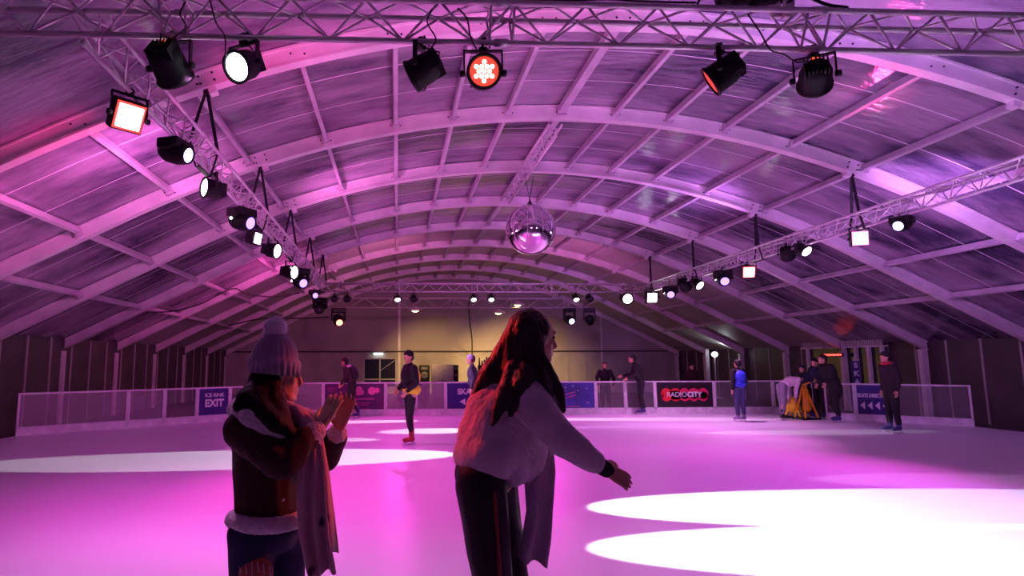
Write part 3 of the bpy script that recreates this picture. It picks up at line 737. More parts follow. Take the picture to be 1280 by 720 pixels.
# ------------------------------------------------------------------ things behind the barrier
def speaker(px0, px1, ytop, Y, z0, h, label):
    p0, p1 = at(px0, ytop, Y=Y), at(px1, ytop, Y=Y); w = p1.x - p0.x
    t = thing('loudspeaker', label, 'loudspeaker', ((p0.x + p1.x) / 2, Y, z0), 'black loudspeakers behind the barrier')
    b = MB(); b.box((0, .2, h / 2), (w, .4, h), bev=.02); b.build('cabinet', M_black, t)
    b = MB(); b.lathe((0, 0, h * .38), (0, -1, 0), [(-.01, w * .34), (.01, w * .34), (.012, w * .28), (0, w * .05)], 20); b.build('woofer', mat('cone_grey', (.12, .11, .12), .5), t)
    b = MB(); b.box((0, -.006, h * .8), (w * .6, .012, h * .16)); b.build('horn', mat('cone_grey', (.12, .11, .12), .5), t)
FZ = -.03
for i, (a_, b_) in enumerate(((524, 537), (567, 573))):
    side = ['left', 'right'][i]
    for j in range(2):
        speaker(a_, b_, 461, 27.5, FZ + .02 + .745 * j, .74, 'black loudspeaker ' + ['lower', 'upper'][j] + ' of the stack at the ' + side + ' of the grey cabinet')
p0, p1 = at(540, 458, Y=27.3), at(567, 458, Y=27.3)
cab = thing('cabinet', 'grey two-door cabinet standing by the yellow-lit wall', 'cabinet', ((p0.x + p1.x) / 2, 27.3, FZ)); w = p1.x - p0.x
b = MB(); b.box((0, .25, .77), (w, .5, 1.52), bev=.01); b.build('body', mat('cabinet_grey', (.36, .30, .40), .5), cab)
for sg in (-1, 1):
    d_ = MB(); d_.box((sg * w / 4, -.012, .78), (w / 2 - .03, .02, 1.44)); d_ = d_.build('door', mat('cabinet_grey2', (.40, .33, .45), .5), cab)
    h_ = MB(); h_.box((sg * .05, -.035, .8), (.02, .03, .14)); h_.build('handle', M_blackm, d_)
p = at(604, 470, Y=26.5); cr = thing('crate', 'black crate with upright prongs behind the beanie skater', 'crate', (p.x, 26.5, FZ))
b = MB(); b.box((0, 0, .75), (.42, .4, 1.5), bev=.02); b.build('body', M_black, cr)
for k, (x, hh) in enumerate(((-.16, .34), (-.04, .2), (.06, .24), (.16, .36))):
    b = MB(); b.tube([(x, 0, 1.5), (x, 0, 1.5 + hh)], [.04, .025], 8); b.build('prong', M_black, cr)
for px, lab in ((503, 'black bag hung behind the frosted panel left of the hi-vis skater'), (529, 'black bag hung behind the frosted panel right of the hi-vis skater')):
    p = at(px, 488, Y=YB + .22); t = thing('bag', lab, 'bag', (p.x, YB + .2, 0), 'black bags behind the barrier')
    fuse('body', [('c', [((0, 0, .80), .07), ((.03, 0, .55), .12), ((.05, 0, .35), .11)]), ('c', [((0, 0, .80), .07), ((-.08, 0, .5), .1)])], .025, M_black, t)
    b = MB(); b.tube([(-.2, 0, .86), (.2, 0, .86)], .018, 8); b.tube([(-.06, 0, .8), (-.05, -.12, 1.01), (.05, -.16, 1.02), (.06, 0, .82)], .012, 6); b.tube([(0, 0, 0), (.0, .05, .4)], .02, 8); b.build('handle', M_black, t)
p = at(885, 470, Y=27); col = thing('white_column', 'white upright post left of the small round lamp behind the RADIOCITY panel', 'post', (p.x, 27, FZ))
b = MB(); b.box((0, 0, 1.1), (.16, .12, 2.2)); b.box((0, 0, .02), (.3, .3, .04)); b.build('shaft', M_rail, col)
p = at(893, 443, Y=26.5); fl = thing('lamp_post', 'slim pole with small round white lamp beside the white post', 'lamp', (p.x, 26.5, FZ))
b = MB(); b.tube([(0, 0, 0), (0, 0, p.z - FZ)], .03); b.box((0, 0, .02), (.35, .35, .04)); b.build('pole', M_beam, fl)
b = MB(); b.add(*ico((0, -.02, p.z - FZ), (.15, .1, .12))); b.build('lamp_head', emat('lamp_small', (.9, .95, 1), 4), fl)
lamp('post_lamp', p + Vector((0, -.3, .1)), p + Vector((0, -.3, 4)), (.9, .95, 1), 12, 150)

# ------------------------------------------------------------------ people
def hand_prims(w, d, side, palm_n, s=1.0, curl=.35, spread=1.0):
    """w wrist, d finger direction, side: direction of the thumb, palm_n: palm facing direction"""
    w, d = Vector(w), Vector(d).normalized(); n = Vector(palm_n); n = (n - d * n.dot(d)).normalized(); sd = d.cross(n); 
    if sd.dot(Vector(side)) < 0: sd = -sd
    P = []
    P.append(('c', [(w, .024 * s), (w + d * .035 * s + sd * .012 * s, .019 * s), (w + d * .08 * s + sd * .022 * s, .013 * s)]))
    P.append(('c', [(w, .022 * s), (w + d * .035 * s - sd * .012 * s, .018 * s), (w + d * .075 * s - sd * .026 * s, .012 * s)]))
    P.append(('c', [(w, .022 * s), (w + d * .08 * s, .014 * s)]))
    for i, (o, L) in enumerate(((.03, .070), (.010, .078), (-.010, .072), (-.029, .056))):
        b = w + d * .085 * s + sd * o * s; dd = (d + sd * (o * 3.0 * spread)).normalized()
        p1 = b + dd * L * .45 * s; d2 = (dd + n * curl).normalized(); p2 = p1 + d2 * L * .32 * s; d3 = (dd + n * curl * 2.2).normalized(); p3 = p2 + d3 * L * .26 * s
        P.append(('c', [(b - dd * .02 * s, .0105 * s), (b, .0098 * s), (p1, .009 * s), (p2, .0082 * s), (p3, .0068 * s)]))
    tb = w + d * .02 * s + sd * .024 * s; t1 = tb + (sd * .8 + d * .6 + n * .2).normalized() * .035 * s; t2 = t1 + (sd * .35 + d + n * .3).normalized() * .03 * s; t3 = t2 + (d + n * .4).normalized() * .022 * s
    P.append(('c', [(tb, .015 * s), (t1, .0115 * s), (t2, .0098 * s), (t3, .0078 * s)]))
    return P
def head_prims(c, f, s=1.0, up=Vector((0, 0, 1))):
    c, f = Vector(c), Vector(f).normalized(); f = (f - up * f.dot(up)).normalized(); l = up.cross(f)
    Rm = Matrix((f, l, up)).transposed(); V = lambda x, y, z: c + Rm @ Vector((x, y, z)) * s
    P = [('e', V(-.012, 0, .025), (.098 * s, .077 * s, .095 * s), Rm), ('e', V(.022, 0, -.035), (.068 * s, .058 * s, .078 * s), Rm),
         ('c', [(V(.074, 0, -.095), .020 * s), (V(.05, .03, -.085), .02 * s), (V(.0, .052, -.05), .02 * s)]), ('c', [(V(.074, 0, -.095), .020 * s), (V(.05, -.03, -.085), .02 * s), (V(.0, -.052, -.05), .02 * s)]),
         ('c', [(V(.086, 0, .018), .009 * s), (V(.100, 0, -.008), .0105 * s), (V(.107, 0, -.026), .0125 * s), (V(.092, 0, -.034), .011 * s)]),
         ('c', [(V(.084, .016, -.060), .0075 * s), (V(.092, 0, -.058), .0085 * s), (V(.084, -.016, -.060), .0075 * s)]),
         ('c', [(V(.082, .014, -.072), .007 * s), (V(.089, 0, -.072), .0085 * s), (V(.082, -.014, -.072), .007 * s)]),
         ('c', [(V(.074, .042, .034), .011 * s), (V(.088, .014, .034), .011 * s), (V(.088, -.014, .034), .011 * s), (V(.074, -.042, .034), .011 * s)]),
         ('e', V(.058, .036, -.012), (.02 * s,) * 3), ('e', V(.058, -.036, -.012), (.02 * s,) * 3),
         ('e', V(-.002, .078, -.008), (.017 * s, .007 * s, .03 * s), Rm), ('e', V(-.002, -.078, -.008), (.017 * s, .007 * s, .03 * s), Rm)]
    return P, V, Rm
def boot(name, ankle, toe_dir, m, parent, s=1.0, blade=True, z0=0, label=None, origin=(0, 0, 0), lift=0):
    a = Vector(ankle); d = Vector((toe_dir[0], toe_dir[1], 0)).normalized(); base = a.z - .10 * s
    g = Vector((a.x, a.y, 0))
    P = [('c', [(a + Vector((0, 0, .13 * s)), .056 * s), (a, .05 * s), (g + Vector((0, 0, base + .05 * s)) - d * .02 * s, .045 * s)]),
         ('c', [(g + Vector((0, 0, base + .045 * s)) - d * .03 * s, .04 * s), (g + Vector((0, 0, base + .045 * s)) + d * .09 * s, .042 * s), (g + Vector((0, 0, base + .035 * s)) + d * .16 * s, .034 * s)])]
    o = fuse(name, P, .012, m, parent, 2, origin, label=label)
    if blade:
        b = MB(); R = Matrix.Rotation(math.atan2(d.y, d.x), 3, 'Z'); c = g + d * .05 * s + Vector((0, 0, base - .02 * s)) - Vector(origin)
        b.box(c + Vector((0, 0, -.022 * s)), (.29 * s, .006, .025 * s), R)
        for q in (-.09, .09): b.box(c + R @ Vector((q * s, 0, .004)), (.05 * s, .02, .04 * s), R)
        b.build('blade', M_alu, o)
    return o

def skater(label, loc, face, h=1.75, lean=0, jacket=None, trousers=None, shoes=None, hair=None, hat=None, arms=None, legs=None, hair_len=0, extra=None, coat=0, standing_on=0.0, head_turn=0, skates=True, vox=.014, bulk=1.0, sit=0, thin=1.0):
    k = h / 1.75; t = thing('person', label, 'person', (loc[0], loc[1], loc[2] if len(loc) > 2 else 0), None, face)
    sk = .055 if skates else .0
    fwd = Vector((1, 0, 0)); lat = Vector((0, 1, 0)); Z = Vector((0, 0, 1))
    hip = Vector((0, 0, .93 + sk)); R = Matrix.Rotation(lean, 3, 'Y')   # lean forward towards +x
    U = lambda x, y, z: (hip + R @ (Vector((x, y, z + sk)) - hip)) * k
    D = lambda x, y, z: Vector((x, y, z + sk)) * k
    hipc = hip * k
    legs = legs or [((.02, .10, .50), (0, .12, .10)), ((.02, -.10, .50), (0, -.12, .10))]
    arms = arms or [((-.03, .05, -.29), (.04, .04, -.54)), ((-.03, -.05, -.29), (.04, -.04, -.54))]
    sh = [U(0, .17, 1.43), U(0, -.17, 1.43)]; el = []; wr = []
    for i in range(2):
        e, w = arms[i]; el.append(sh[i] + (R @ Vector(e)) * k); wr.append(sh[i] + (R @ Vector(w)) * k)
    hd = U(.03, 0, 1.64); hf = Rz(head_turn) @ Vector((1, 0, 0)); 
    HP, V, Rm = head_prims(hd, hf, k)
    P = list(HP) + [('c', [(U(0, 0, 1.40), .06 * k), (U(.015, 0, 1.54), .05 * k)]), ('e', U(0, 0, 1.28), (.105 * k, .16 * k, .19 * k), R), ('e', U(0, 0, 1.03), (.10 * k, .145 * k, .15 * k), R), ('c', [(U(0, .12, 1.40), .055 * k), (U(0, -.12, 1.40), .055 * k)])]
    for i in range(2):
        sg = 1 if i == 0 else -1; kn, an = D(*legs[i][0]), D(*legs[i][1])
        P.append(('c', [(hipc + Vector((0, sg * .085, -.01)) * k, .085 * k), (kn, .056 * k), ((kn + an) / 2 + Vector((-.012, 0, .05)) * k, .05 * k), (an, .038 * k)]))
        P.append(('c', [(an, .032 * k), (an + Vector((.07, 0, -.058)) * k, .020 * k)]))
        P.append(('c', [(sh[i], .05 * k), (el[i], .038 * k), (wr[i], .026 * k)]))
        fd = (wr[i] - el[i]).normalized(); P += hand_prims(wr[i], fd + Vector((0, 0, -.15)), (1, 0, 0) if abs(fd.x) < .6 else (0, 0, 1), (0, -sg, 0), k, .45)
    fuse('body', P, .009, M_skin, t, 1)
    jm, tm, sm = jacket, trousers or M_blackc, shoes or M_blackc
    # trousers
    P = [('e', U(0, 0, .98), (.125 * k, .16 * k, .12 * k), R)]
    for i in range(2):
        sg = 1 if i == 0 else -1; kn, an = D(*legs[i][0]), D(*legs[i][1])
        P.append(('c', [(hipc + Vector((0, sg * .08, -.01)) * k, .105 * k * thin), (kn, .074 * k * thin), ((kn + an) / 2, .068 * k * thin), (an + Vector((0, 0, .06)) * k, .058 * k * thin)]))
    fuse('trousers', P, vox, tm, t, 2, wrinkle=.006, wr_scale=9)
    # jacket
    P = [('e', U(0, 0, 1.27), (.145 * k * bulk, .195 * k * bulk, .22 * k), R), ('e', U(0, 0, 1.06 - coat * .1), (.14 * k * bulk, .18 * k * bulk, (.16 + coat * .25) * k), R), ('c', [(U(0, .13, 1.40), .075 * k), (U(0, -.13, 1.40), .075 * k)]), ('c', [(U(0, 0, 1.44), .075 * k), (U(.01, 0, 1.51), .062 * k)])]
    for i in range(2): P.append(('c', [(sh[i], .076 * k * bulk), (el[i], .06 * k * bulk), (wr[i] - (wr[i] - el[i]).normalized() * .02, .045 * k)]))
    fuse('jacket', P, vox, jm, t, 2, wrinkle=.010, wr_scale=10)
    for i in range(2):
        d = Vector(legs[i][1]) - Vector((0, 0, 0)); boot('skate' if skates else 'shoe', D(*legs[i][1]), (1, .15 if i == 0 else -.15, 0), sm, t, k, blade=skates)
    if hair:
        P = [('e', V(-.022, 0, .045), (.105 * k, .088 * k, .095 * k), Rm), ('e', V(-.05, 0, .0), (.075 * k, .082 * k, .09 * k), Rm)]
        if hair_len: P.append(('c', [(V(-.06, 0, 0), .075 * k), (V(-.09, 0, -.12), .065 * k), (V(-.08, 0, -.12 - hair_len), .03 * k)]))
        fuse('hair', P, .012, hair, t, 1, wrinkle=.004, wr_scale=30)
    if hat:
        P = [('e', V(-.01, 0, .06), (.108 * k, .09 * k, .085 * k), Rm), ('e', V(-.02, 0, .03), (.102 * k, .09 * k, .05 * k), Rm)]
        fuse('hat', P, .012, hat, t, 1)
    if extra: extra(t, U, D, k, R, V)
    return t
M_hairb = mat('dark_hair', (.012, .008, .008), .55, bump=.4, bump_s=60, stretch=(1, 1, .1)); M_hairbr = mat('brown_hair', (.05, .025, .015), .55)
M_bluev = mat('blue_bib', (.03, .06, .75), .6); M_hiv = mat('hi_vis_yellow', (.85, .80, .02), .5); M_orange = mat('penguin_orange', (.95, .38, .01), .4); M_yel = mat('aid_yellow', (.95, .60, .01), .4)
M_navyc = mat('navy_cloth', (.02, .025, .07), .8); M_skateb = mat('blue_boot', (.05, .04, .18), .4); M_redb = mat('red_boot', (.35, .02, .03), .4); M_pale = mat('pale_cloth', (.72, .58, .66), .8)
def G(px, py): p = at(px, py, Z=0); return (p.x, p.y, 0)

# hi-vis steward on skates, facing left with his head turned toward the viewer
def vest(t, U, D, k, R, V):
    fuse('hi_vis_vest', [('e', U(-.04, 0, 1.25), (.165 * k, .215 * k, .2 * k), R), ('e', U(-.03, 0, 1.0), (.175 * k, .215 * k, .13 * k), R)], .016, M_hiv, t, 2, wrinkle=.006, label='bright yellow vest')
    fuse('jacket_front', [('e', U(.07, 0, 1.27), (.125 * k, .15 * k, .22 * k), R)], .016, M_blackc, t, 2)
skater('slim skater in yellow hi-vis vest, black trousers and red skates standing mid rink', G(513, 556), PI * 1.15, 1.76, .02, M_blackc, M_blackc, M_redb, M_hairb, M_blackc,
       arms=[((-.02, .05, -.29), (.15, -.02, -.45)), ((.02, -.05, -.28), (.2, .03, -.42))], legs=[((.03, .05, .5), (0, .04, .10)), ((.02, -.05, .5), (-.05, -.04, .10))], extra=vest, head_turn=.3, thin=.85)
# skater in black with pale scarf, bent at the left
def scarf1(t, U, D, k, R, V):
    fuse('scarf', [('c', [(U(.06, .07, 1.46), .05), (U(.09, -.05, 1.46), .05), (U(-.06, -.09, 1.46), .055), (U(-.08, .05, 1.46), .05), (U(.06, .07, 1.46), .05)])], .014, M_pale, t, 2, label='pale lilac scarf')
    fuse('rucksack', [('e', U(-.16, 0, 1.25), (.12, .16, .22), R)], .016, M_blackc, t, 1)
skater('skater in black padded clothes and pale scarf bending near the purple advert panel', G(440, 523), PI * .9, 1.72, .32, mat('black_red_jacket', (.03, .012, .016), .7), M_blackc, M_skateb, M_hairb, None,
       arms=[((.06, .05, -.27), (.28, -.02, -.4)), ((.08, -.05, -.26), (.3, .03, -.36))], legs=[((.08, .12, .52), (-.02, .14, .10)), ((.06, -.10, .5), (-.14, -.12, .10))], extra=scarf1)
# beanie skater behind the long-haired one
skater('skater in dark coat and light beanie, half hidden behind the long-haired skater', (at(592, 500, Y=15.5).x, 15.5, 0), PI * .95, 1.72, .05, mat('dusky_coat', (.05, .04, .07), .8), M_blackc, None, M_hairbr, mat('lilac_beanie', (.45, .40, .55), .8))
# onlooker behind the clear panel
p = at(757, 478, Y=19.3)
skater('onlooker in black standing behind the clear barrier panel, left of the leaning skater', (p.x, 19.35, FZ), -PI * .55, 1.62, .05, M_blackc, M_blackc, None, M_hairbr, None, arms=[((.02, .12, -.24), (.10, .08, -.48)), ((.02, -.12, -.24), (.10, -.08, -.48))], skates=False, hair_len=.05)
# leaning skater with his hand on the rail
skater('skater all in black leaning forward with a hand on the barrier rail', G(803, 518), PI * .93, 1.78, .28, M_blackc, M_blackc, M_skateb, M_hairb, None,
       arms=[((.10, .04, -.26), (.36, .02, -.30)), ((.14, -.10, -.24), (.42, -.12, -.22))], legs=[((.04, .08, .5), (0, .08, .10)), ((.02, -.08, .5), (-.06, -.08, .10))])
p = at(865, 478, Y=19.6)
skater('person in dark red coat and cap standing behind the RADIOCITY panel', (p.x, 19.6, FZ), -PI / 2, 1.56, 0, mat('maroon_coat', (.05, .008, .015), .8), M_blackc, None, M_hairb, M_blackc, skates=False, bulk=1.1)
# child in blue vest, back to the viewer
def bib(t, U, D, k, R, V):
    fuse('bib', [('e', U(-.03, 0, 1.27), (.175 * k, .19 * k, .2 * k), R), ('e', U(-.03, 0, 1.06), (.17 * k, .18 * k, .14 * k), R)], .014, M_bluev, t, 2, label='bright blue back of the vest')
skater('youngster in bright blue vest seen from behind, hands at the sides, on the ice', G(927, 527), PI * .55, 1.58, 0, M_blackc, mat('blue_grey_jeans', (.06, .06, .16), .8), mat('grey_boot', (.25, .2, .35), .5), M_hairb, None, extra=bib,
       legs=[((.02, .09, .50), (0, .10, .10)), ((.02, -.09, .50), (0, -.10, .10))])
# person bending over a skating aid
skater('person in pale top and grey jeans bending over a yellow skating aid', G(980, 525), PI * .05, 1.62, 1.15, M_pale, mat('grey_jeans', (.22, .19, .26), .8), M_blackc, None, None,
       arms=[((.22, .02, -.18), (.50, .02, -.30)), ((.20, .02, -.20), (.42, 0, -.36))], legs=[((.03, .09, .50), (.06, .10, .10)), ((-.04, -.09, .50), (-.12, -.10, .10))], extra=lambda t, U, D, k, R, V: fuse('hair', [('e', V(-.02, 0, .04), (.105, .09, .1)), ('c', [(V(-.04, 0, 0), .07), (V(.02, 0, -.18), .05)])], .014, M_hairb, t, 1))
# skating aids
def aid(loc, label, m, h=.95, lean=.25, face=0.0, fat=.16):
    t = thing('skating_aid', label, 'skating aid', loc, 'plastic skating aids on the ice', face)
    fuse('body', [('c', [((0, 0, .30), fat * 1.15), ((-.02, 0, h * .62), fat * .8), ((-.05, 0, h * .82), fat * .45)])], .014, m, t, 2)
    for sg in (-1, 1):
        b = MB(); b.tube([(-.06, sg * .04, h * .9), (.14, sg * .2, .05)], .028, 8); b.tube([(-.05, sg * .04, h * .9), (-.26, sg * .17, .05)], .028, 8); b.build('leg', m, t)
        b = MB(); b.box((-.05, sg * .19, .025), (.62, .05, .05), bev=.015); b.build('runner', M_black, t)
    b = MB(); b.tube([(-.07, -.22, h), (-.05, 0, h * .93), (-.07, .22, h)], .022, 8); b.build('handlebar', m, t)
g = G(1010, 524); aid((g[0], g[1], 0), 'tall orange A-shaped skating aid beside the dark-clothed group', M_orange, 1.02, face=.2, fat=.10)
g = G(995, 523); aid((g[0] - .05, g[1] + .05, 0), 'short yellow skating aid in front of the bending person', M_yel, .62, face=2.2, fat=.15)
# dark group
skater('child in dark navy jacket holding the tall orange skating aid', (at(1020, 524, Z=0).x + .12, at(1020, 524, Z=0).y + .5, 0), PI * 1.2, 1.45, .25, M_navyc, M_blackc, M_skateb, M_hairb, M_navyc, arms=[((.12, .02, -.2), (.32, 0, -.28)), ((.12, -.02, -.2), (.32, 0, -.28))])
skater('adult in dark coat, middle one of the group by the skating aids', (at(1030, 524, Z=0).x, at(1030, 524, Z=0).y + .1, 0), PI * 1.1, 1.62, .1, M_navyc, M_blackc, M_skateb, None, M_blackc, arms=[((.1, .02, -.24), (.34, .04, -.28)), ((.1, -.02, -.24), (.34, -.04, -.28))], bulk=1.1)
skater('broad person in long black coat leaning left, nearest of the group by the skating aids', G(1046, 528), PI * .98, 1.74, .30, M_blackc, M_blackc, M_skateb, M_hairb, None, arms=[((.1, .02, -.26), (.3, .04, -.36)), ((.06, -.04, -.27), (.26, -.04, -.4))], coat=1, bulk=1.2, legs=[((.06, .12, .5), (.04, .16, .10)), ((.02, -.10, .5), (-.16, -.16, .10))])
skater('skater in black cap and dark jacket with red collar at the right edge', (at(1119, 541, Z=0).x, at(1119, 541, Z=0).y, 0), PI * 1.0, 1.74, .06, mat('dark_jacket_edge', (.02, .012, .02), .8), M_blackc, M_skateb, M_hairb, M_blackc,
       extra=lambda t, U, D, k, R, V: fuse('collar', [('c', [(U(.07, .06, 1.5), .035), (U(.09, -.04, 1.5), .035), (U(-.05, -.08, 1.5), .035), (U(-.06, .06, 1.5), .035), (U(.07, .06, 1.5), .035)])], .012, mat('red_collar', (.5, .02, .05), .7), t, 1))

# ---------- foreground: long-haired skater leaning right
Y0 = 2.8
def Pp(x, y, dy=0): return at(x, y, Y=Y0 + dy)
W = thing('person', 'long-haired skater in pale fleece jacket and black striped trousers leaning with one arm outstretched', 'person', (Pp(612, 600).x, Y0, 0))
WO = Vector(W.location)
fdir = Vector((.96, .28, 0)).normalized(); upv = Vector((.10, 0, 1)).normalized()
hc = Pp(669, 423)
HPr, V2, Rm2 = head_prims(hc, fdir, 1.0, upv)
hip2 = Pp(608, 600); legN = [Pp(603, 605, -.09), Vector((Pp(622, 700, -.10).x, Y0 - .10, .52)), Vector((Pp(606, 700).x - .03, Y0 - .12, .155))]
legF = [Pp(616, 605, .09), Vector((Pp(641, 700, .1).x, Y0 + .10, .52)), Vector((Pp(652, 700).x + .03, Y0 + .12, .155))]
shN, elN, wrN = Pp(664, 500, -.16), Pp(706, 553, -.22), Pp(750, 582, -.20)
shF, elF, wrF = Pp(656, 492, .16), Pp(660, 540, .16), Pp(669, 568, .06)
P = HPr + [('c', [(Pp(650, 478), .055), (Pp(662, 448), .048)]), ('c', [(Pp(647, 500), .12), (Pp(628, 545), .115), (Pp(610, 592), .125)]), ('c', [(shN + Vector((-.01, .02, -.03)), .045), (shF, .045)]),
           ('c', [(shN + Vector((0, .01, -.025)), .044), (elN, .037), (wrN, .026)]), ('c', [(shF, .048), (elF, .037), (wrF, .026)])]
for L in (legN, legF): P += [('c', [(L[0], .10), (L[1], .06), ((L[1] + L[2]) / 2 + Vector((-.01, 0, .05)), .052), (L[2], .038)]), ('c', [(L[2], .036), (L[2] + Vector((.1, 0, -.06)), .03)])]
P += hand_prims(wrN + (wrN - elN).normalized() * .01, (wrN - elN).normalized() + Vector((.1, 0, .02)), (0, 0, 1), (0, .6, -.5), 1.0, .25, 1.0)
P += hand_prims(wrF, (.05, 0, -1), (0, -1, 0), (-1, 0, 0), .95, .25, .6)
fuse('body', P, .006, M_skin, W, 1, WO)
for sg in (-1, 1):
    b = MB(); b.add(*ico(V2(.074, sg * .031, .012) - WO, (.012,) * 3)); b.build('eye', mat('eye_dark', (.03, .02, .02), .2), W)
# trousers with side stripe
P = [('e', Pp(604, 592), (.135, .165, .12)), ('c', [(legN[0] + Vector((-.01, 0, 0)), .115), (legN[1], .078), ((legN[1] + legN[2]) / 2, .072), (legN[2] + Vector((0, 0, .05)), .07)]), ('c', [(legF[0], .115), (legF[1], .078), ((legF[1] + legF[2]) / 2, .072), (legF[2] + Vector((0, 0, .05)), .07)])]
tr = fuse('trousers', P, .010, mat('black_trousers', (.012, .009, .012), .7), W, 3, WO, wrinkle=.008, wr_scale=9)
b = MB()
sp = [legN[0] + Vector((.035, -.112, -.02)), (legN[0] + legN[1]) / 2 + Vector((.02, -.099, 0)), legN[1] + Vector((.005, -.083, 0)), (legN[1] + legN[2]) / 2 + Vector((0, -.077, 0)), legN[2] + Vector((0, -.073, .05))]
for i in range(4):
    d = sp[i + 1] - sp[i]; b.box((sp[i] + sp[i + 1]) / 2 - WO, (.018, .006, d.length + .01), d.to_track_quat('Z', 'Y').to_matrix())
b.build('side_stripe', mat('red_stripe', (.35, .03, .03), .5), tr, 'dull red stripe')
# jacket
M_fleece = mat('pale_fleece', (.70, .58, .66), .9, noise_s=3, noise_amt=.12, bump=.6, bump_s=45, sheen=.4)
P = [('c', [(Pp(648, 496), .135), (Pp(625, 530), .165), (Pp(612, 566), .165)]), ('e', Pp(614, 567), (.172, .21, .125)), ('c', [(Pp(640, 512, 0), .14), (Pp(648, 560, 0), .145), (Pp(655, 578), .10)]),
     ('c', [(shN + Vector((-.03, .03, -.02)), .075), (shF, .085)]), ('c', [(Pp(645, 484), .085), (Pp(655, 468), .07)]), ('c', [(Pp(652, 478, -.03), .075), (Pp(672, 508, -.14), .078)]), ('c', [(Pp(622, 495), .075), (Pp(608, 512), .10), (Pp(598, 545), .105), (Pp(597, 580), .085)]), ('e', Pp(640, 582), (.085, .17, .085)),
     ('c', [(shN + Vector((-.005, 0, -.015)), .084), (elN + Vector((-.01, 0, .01)), .076), (wrN - (wrN - elN).normalized() * .03, .05)]), ('c', [(shF, .09), (elF, .075), (wrF - Vector((0, 0, -.03)), .05)])]
jk = fuse('jacket', P, .009, M_fleece, W, 3, WO, wrinkle=.012, wr_scale=7, wr_dir=(1, 1, .7))
fuse('cuff', [('c', [(wrN - (wrN - elN).normalized() * .045, .046), (wrN - (wrN - elN).normalized() * .02, .044)])], .008, M_fleece, jk, 1, WO)
fuse('wristband', [('c', [(wrN - (wrN - elN).normalized() * .01, .038), (wrN + (wrN - elN).normalized() * .035, .034)])], .006, M_blackc, W, 1, WO, label='black knitted wrist cuff')
# hanging scarf / long panel
def cloth_strip(name, rows, m, parent, O, thick=.012, amp=.02, nf=3, nx=18, label=None):
    """rows: (left point, right point) top to bottom; ripples in depth"""
    mb = MB(); vs = []; n = len(rows); R_ = []
    sub = 5
    for i in range(n - 1):
        for k in range(sub): u = k / sub; R_.append((rows[i][0].lerp(rows[i + 1][0], u), rows[i][1].lerp(rows[i + 1][1], u)))
    R_.append(rows[-1]); n = len(R_)
    for side in (0, 1):
        for i, (a, c) in enumerate(R_):
            for j in range(nx + 1):
                u = j / nx; p = a.lerp(c, u); fall = .4 + .6 * i / (n - 1)
                p = p + Vector((0, amp * fall * math.sin(u * PI * 2 * nf + i * .15) + (thick if side else 0), 0)) + Vector((0, 0, .01 * math.sin(u * 9 + 2) * (i == n - 1)))
                vs.append(p - O)
    fs = []; st = n * (nx + 1)
    for i in range(n - 1):
        for j in range(nx):
            a = i * (nx + 1) + j; fs.append((a, a + nx + 1, a + nx + 2, a + 1)); fs.append((st + a, st + a + 1, st + a + nx + 2, st + a + nx + 1))
    for i in range(n - 1):
        for j in (0, nx):
            a = i * (nx + 1) + j; fs.append((a, a + nx + 1, st + a + nx + 1, st + a) if j else (a, st + a, st + a + nx + 1, a + nx + 1))
    for j in range(nx):
        a = (n - 1) * (nx + 1) + j; fs.append((a, st + a, st + a + 1, a + 1)); a = j; fs.append((a, a + 1, st + a + 1, st + a))
    mb.add(vs, fs, 0, True); return mb.build(name, m, parent, label)
M_shawl = mat('pale_shawl', (.56, .45, .52), .9, bump=.4, bump_s=60)
cloth_strip('shawl_end', [(Pp(652, 545, -.06), Pp(690, 535, -.04)), (Pp(656, 590, -.06), Pp(694, 590, -.04)), (Pp(660, 640, -.06), Pp(690, 640, -.04)), (Pp(655, 670, -.06), Pp(688, 675, -.04)), (Pp(648, 700, -.06), Pp(684, 707, -.04))], M_shawl, W, WO, .02, .022, 1.5, label='long pale hanging end')
# hair
P = [('e', V2(-.035, 0, .035), (.105, .092, .105), Rm2), ('e', V2(-.06, 0, -.02), (.085, .092, .11), Rm2),
     ('c', [(V2(-.05, 0, .03), .098), (Pp(648, 442), .095), (Pp(640, 475), .095), (Pp(636, 505), .075), (Pp(628, 530), .035)]),
     ('c', [(V2(-.07, 0, .01), .085), (Pp(632, 448, .02), .07), (Pp(612, 470, .02), .055), (Pp(596, 498, .02), .032), (Pp(590, 512, .02), .016)]),
     ('c', [(Pp(645, 460, -.07), .05), (Pp(628, 500, -.17), .040), (Pp(616, 532, -.21), .012)]),
     ('c', [(Pp(660, 455, -.07), .05), (Pp(652, 480, -.16), .045), (Pp(638, 520, -.215), .012)]),
     ('c', [(V2(-.04, -.07, .03), .028), (V2(-.03, -.08, -.07), .034), (Pp(686, 466, -.08), .030), (Pp(698, 490, -.10), .03), (Pp(704, 514, -.12), .014)]),
     ('c', [(V2(-.04, -.07, .0), .04), (Pp(672, 465, -.09), .04), (Pp(684, 490, -.14), .028), (Pp(690, 506, -.17), .014)]),
     ('c', [(V2(-.02, .07, .06), .035), (V2(-.03, .07, -.06), .03), (Pp(682, 470, .08), .03)])]
M_hairW = mat('long_dark_hair', (.014, .006, .005), .42, bump=.4, bump_s=90, stretch=(1, 1, .08), spec=.5)
M_hairD = mat('long_black_hair', (.008, .005, .006), .6, bump=.3, bump_s=90, stretch=(1, 1, .08), spec=.25)
fuse('hair', P, .008, M_hairW, W, 2, WO, wrinkle=.005, wr_scale=45, wr_dir=(1, 1, .12))
for L in (legN, legF): boot('skate', L[2], (1, .1, 0), mat('hire_skate_blue', (.05, .05, .25), .4), W, 1.0, True, origin=WO)

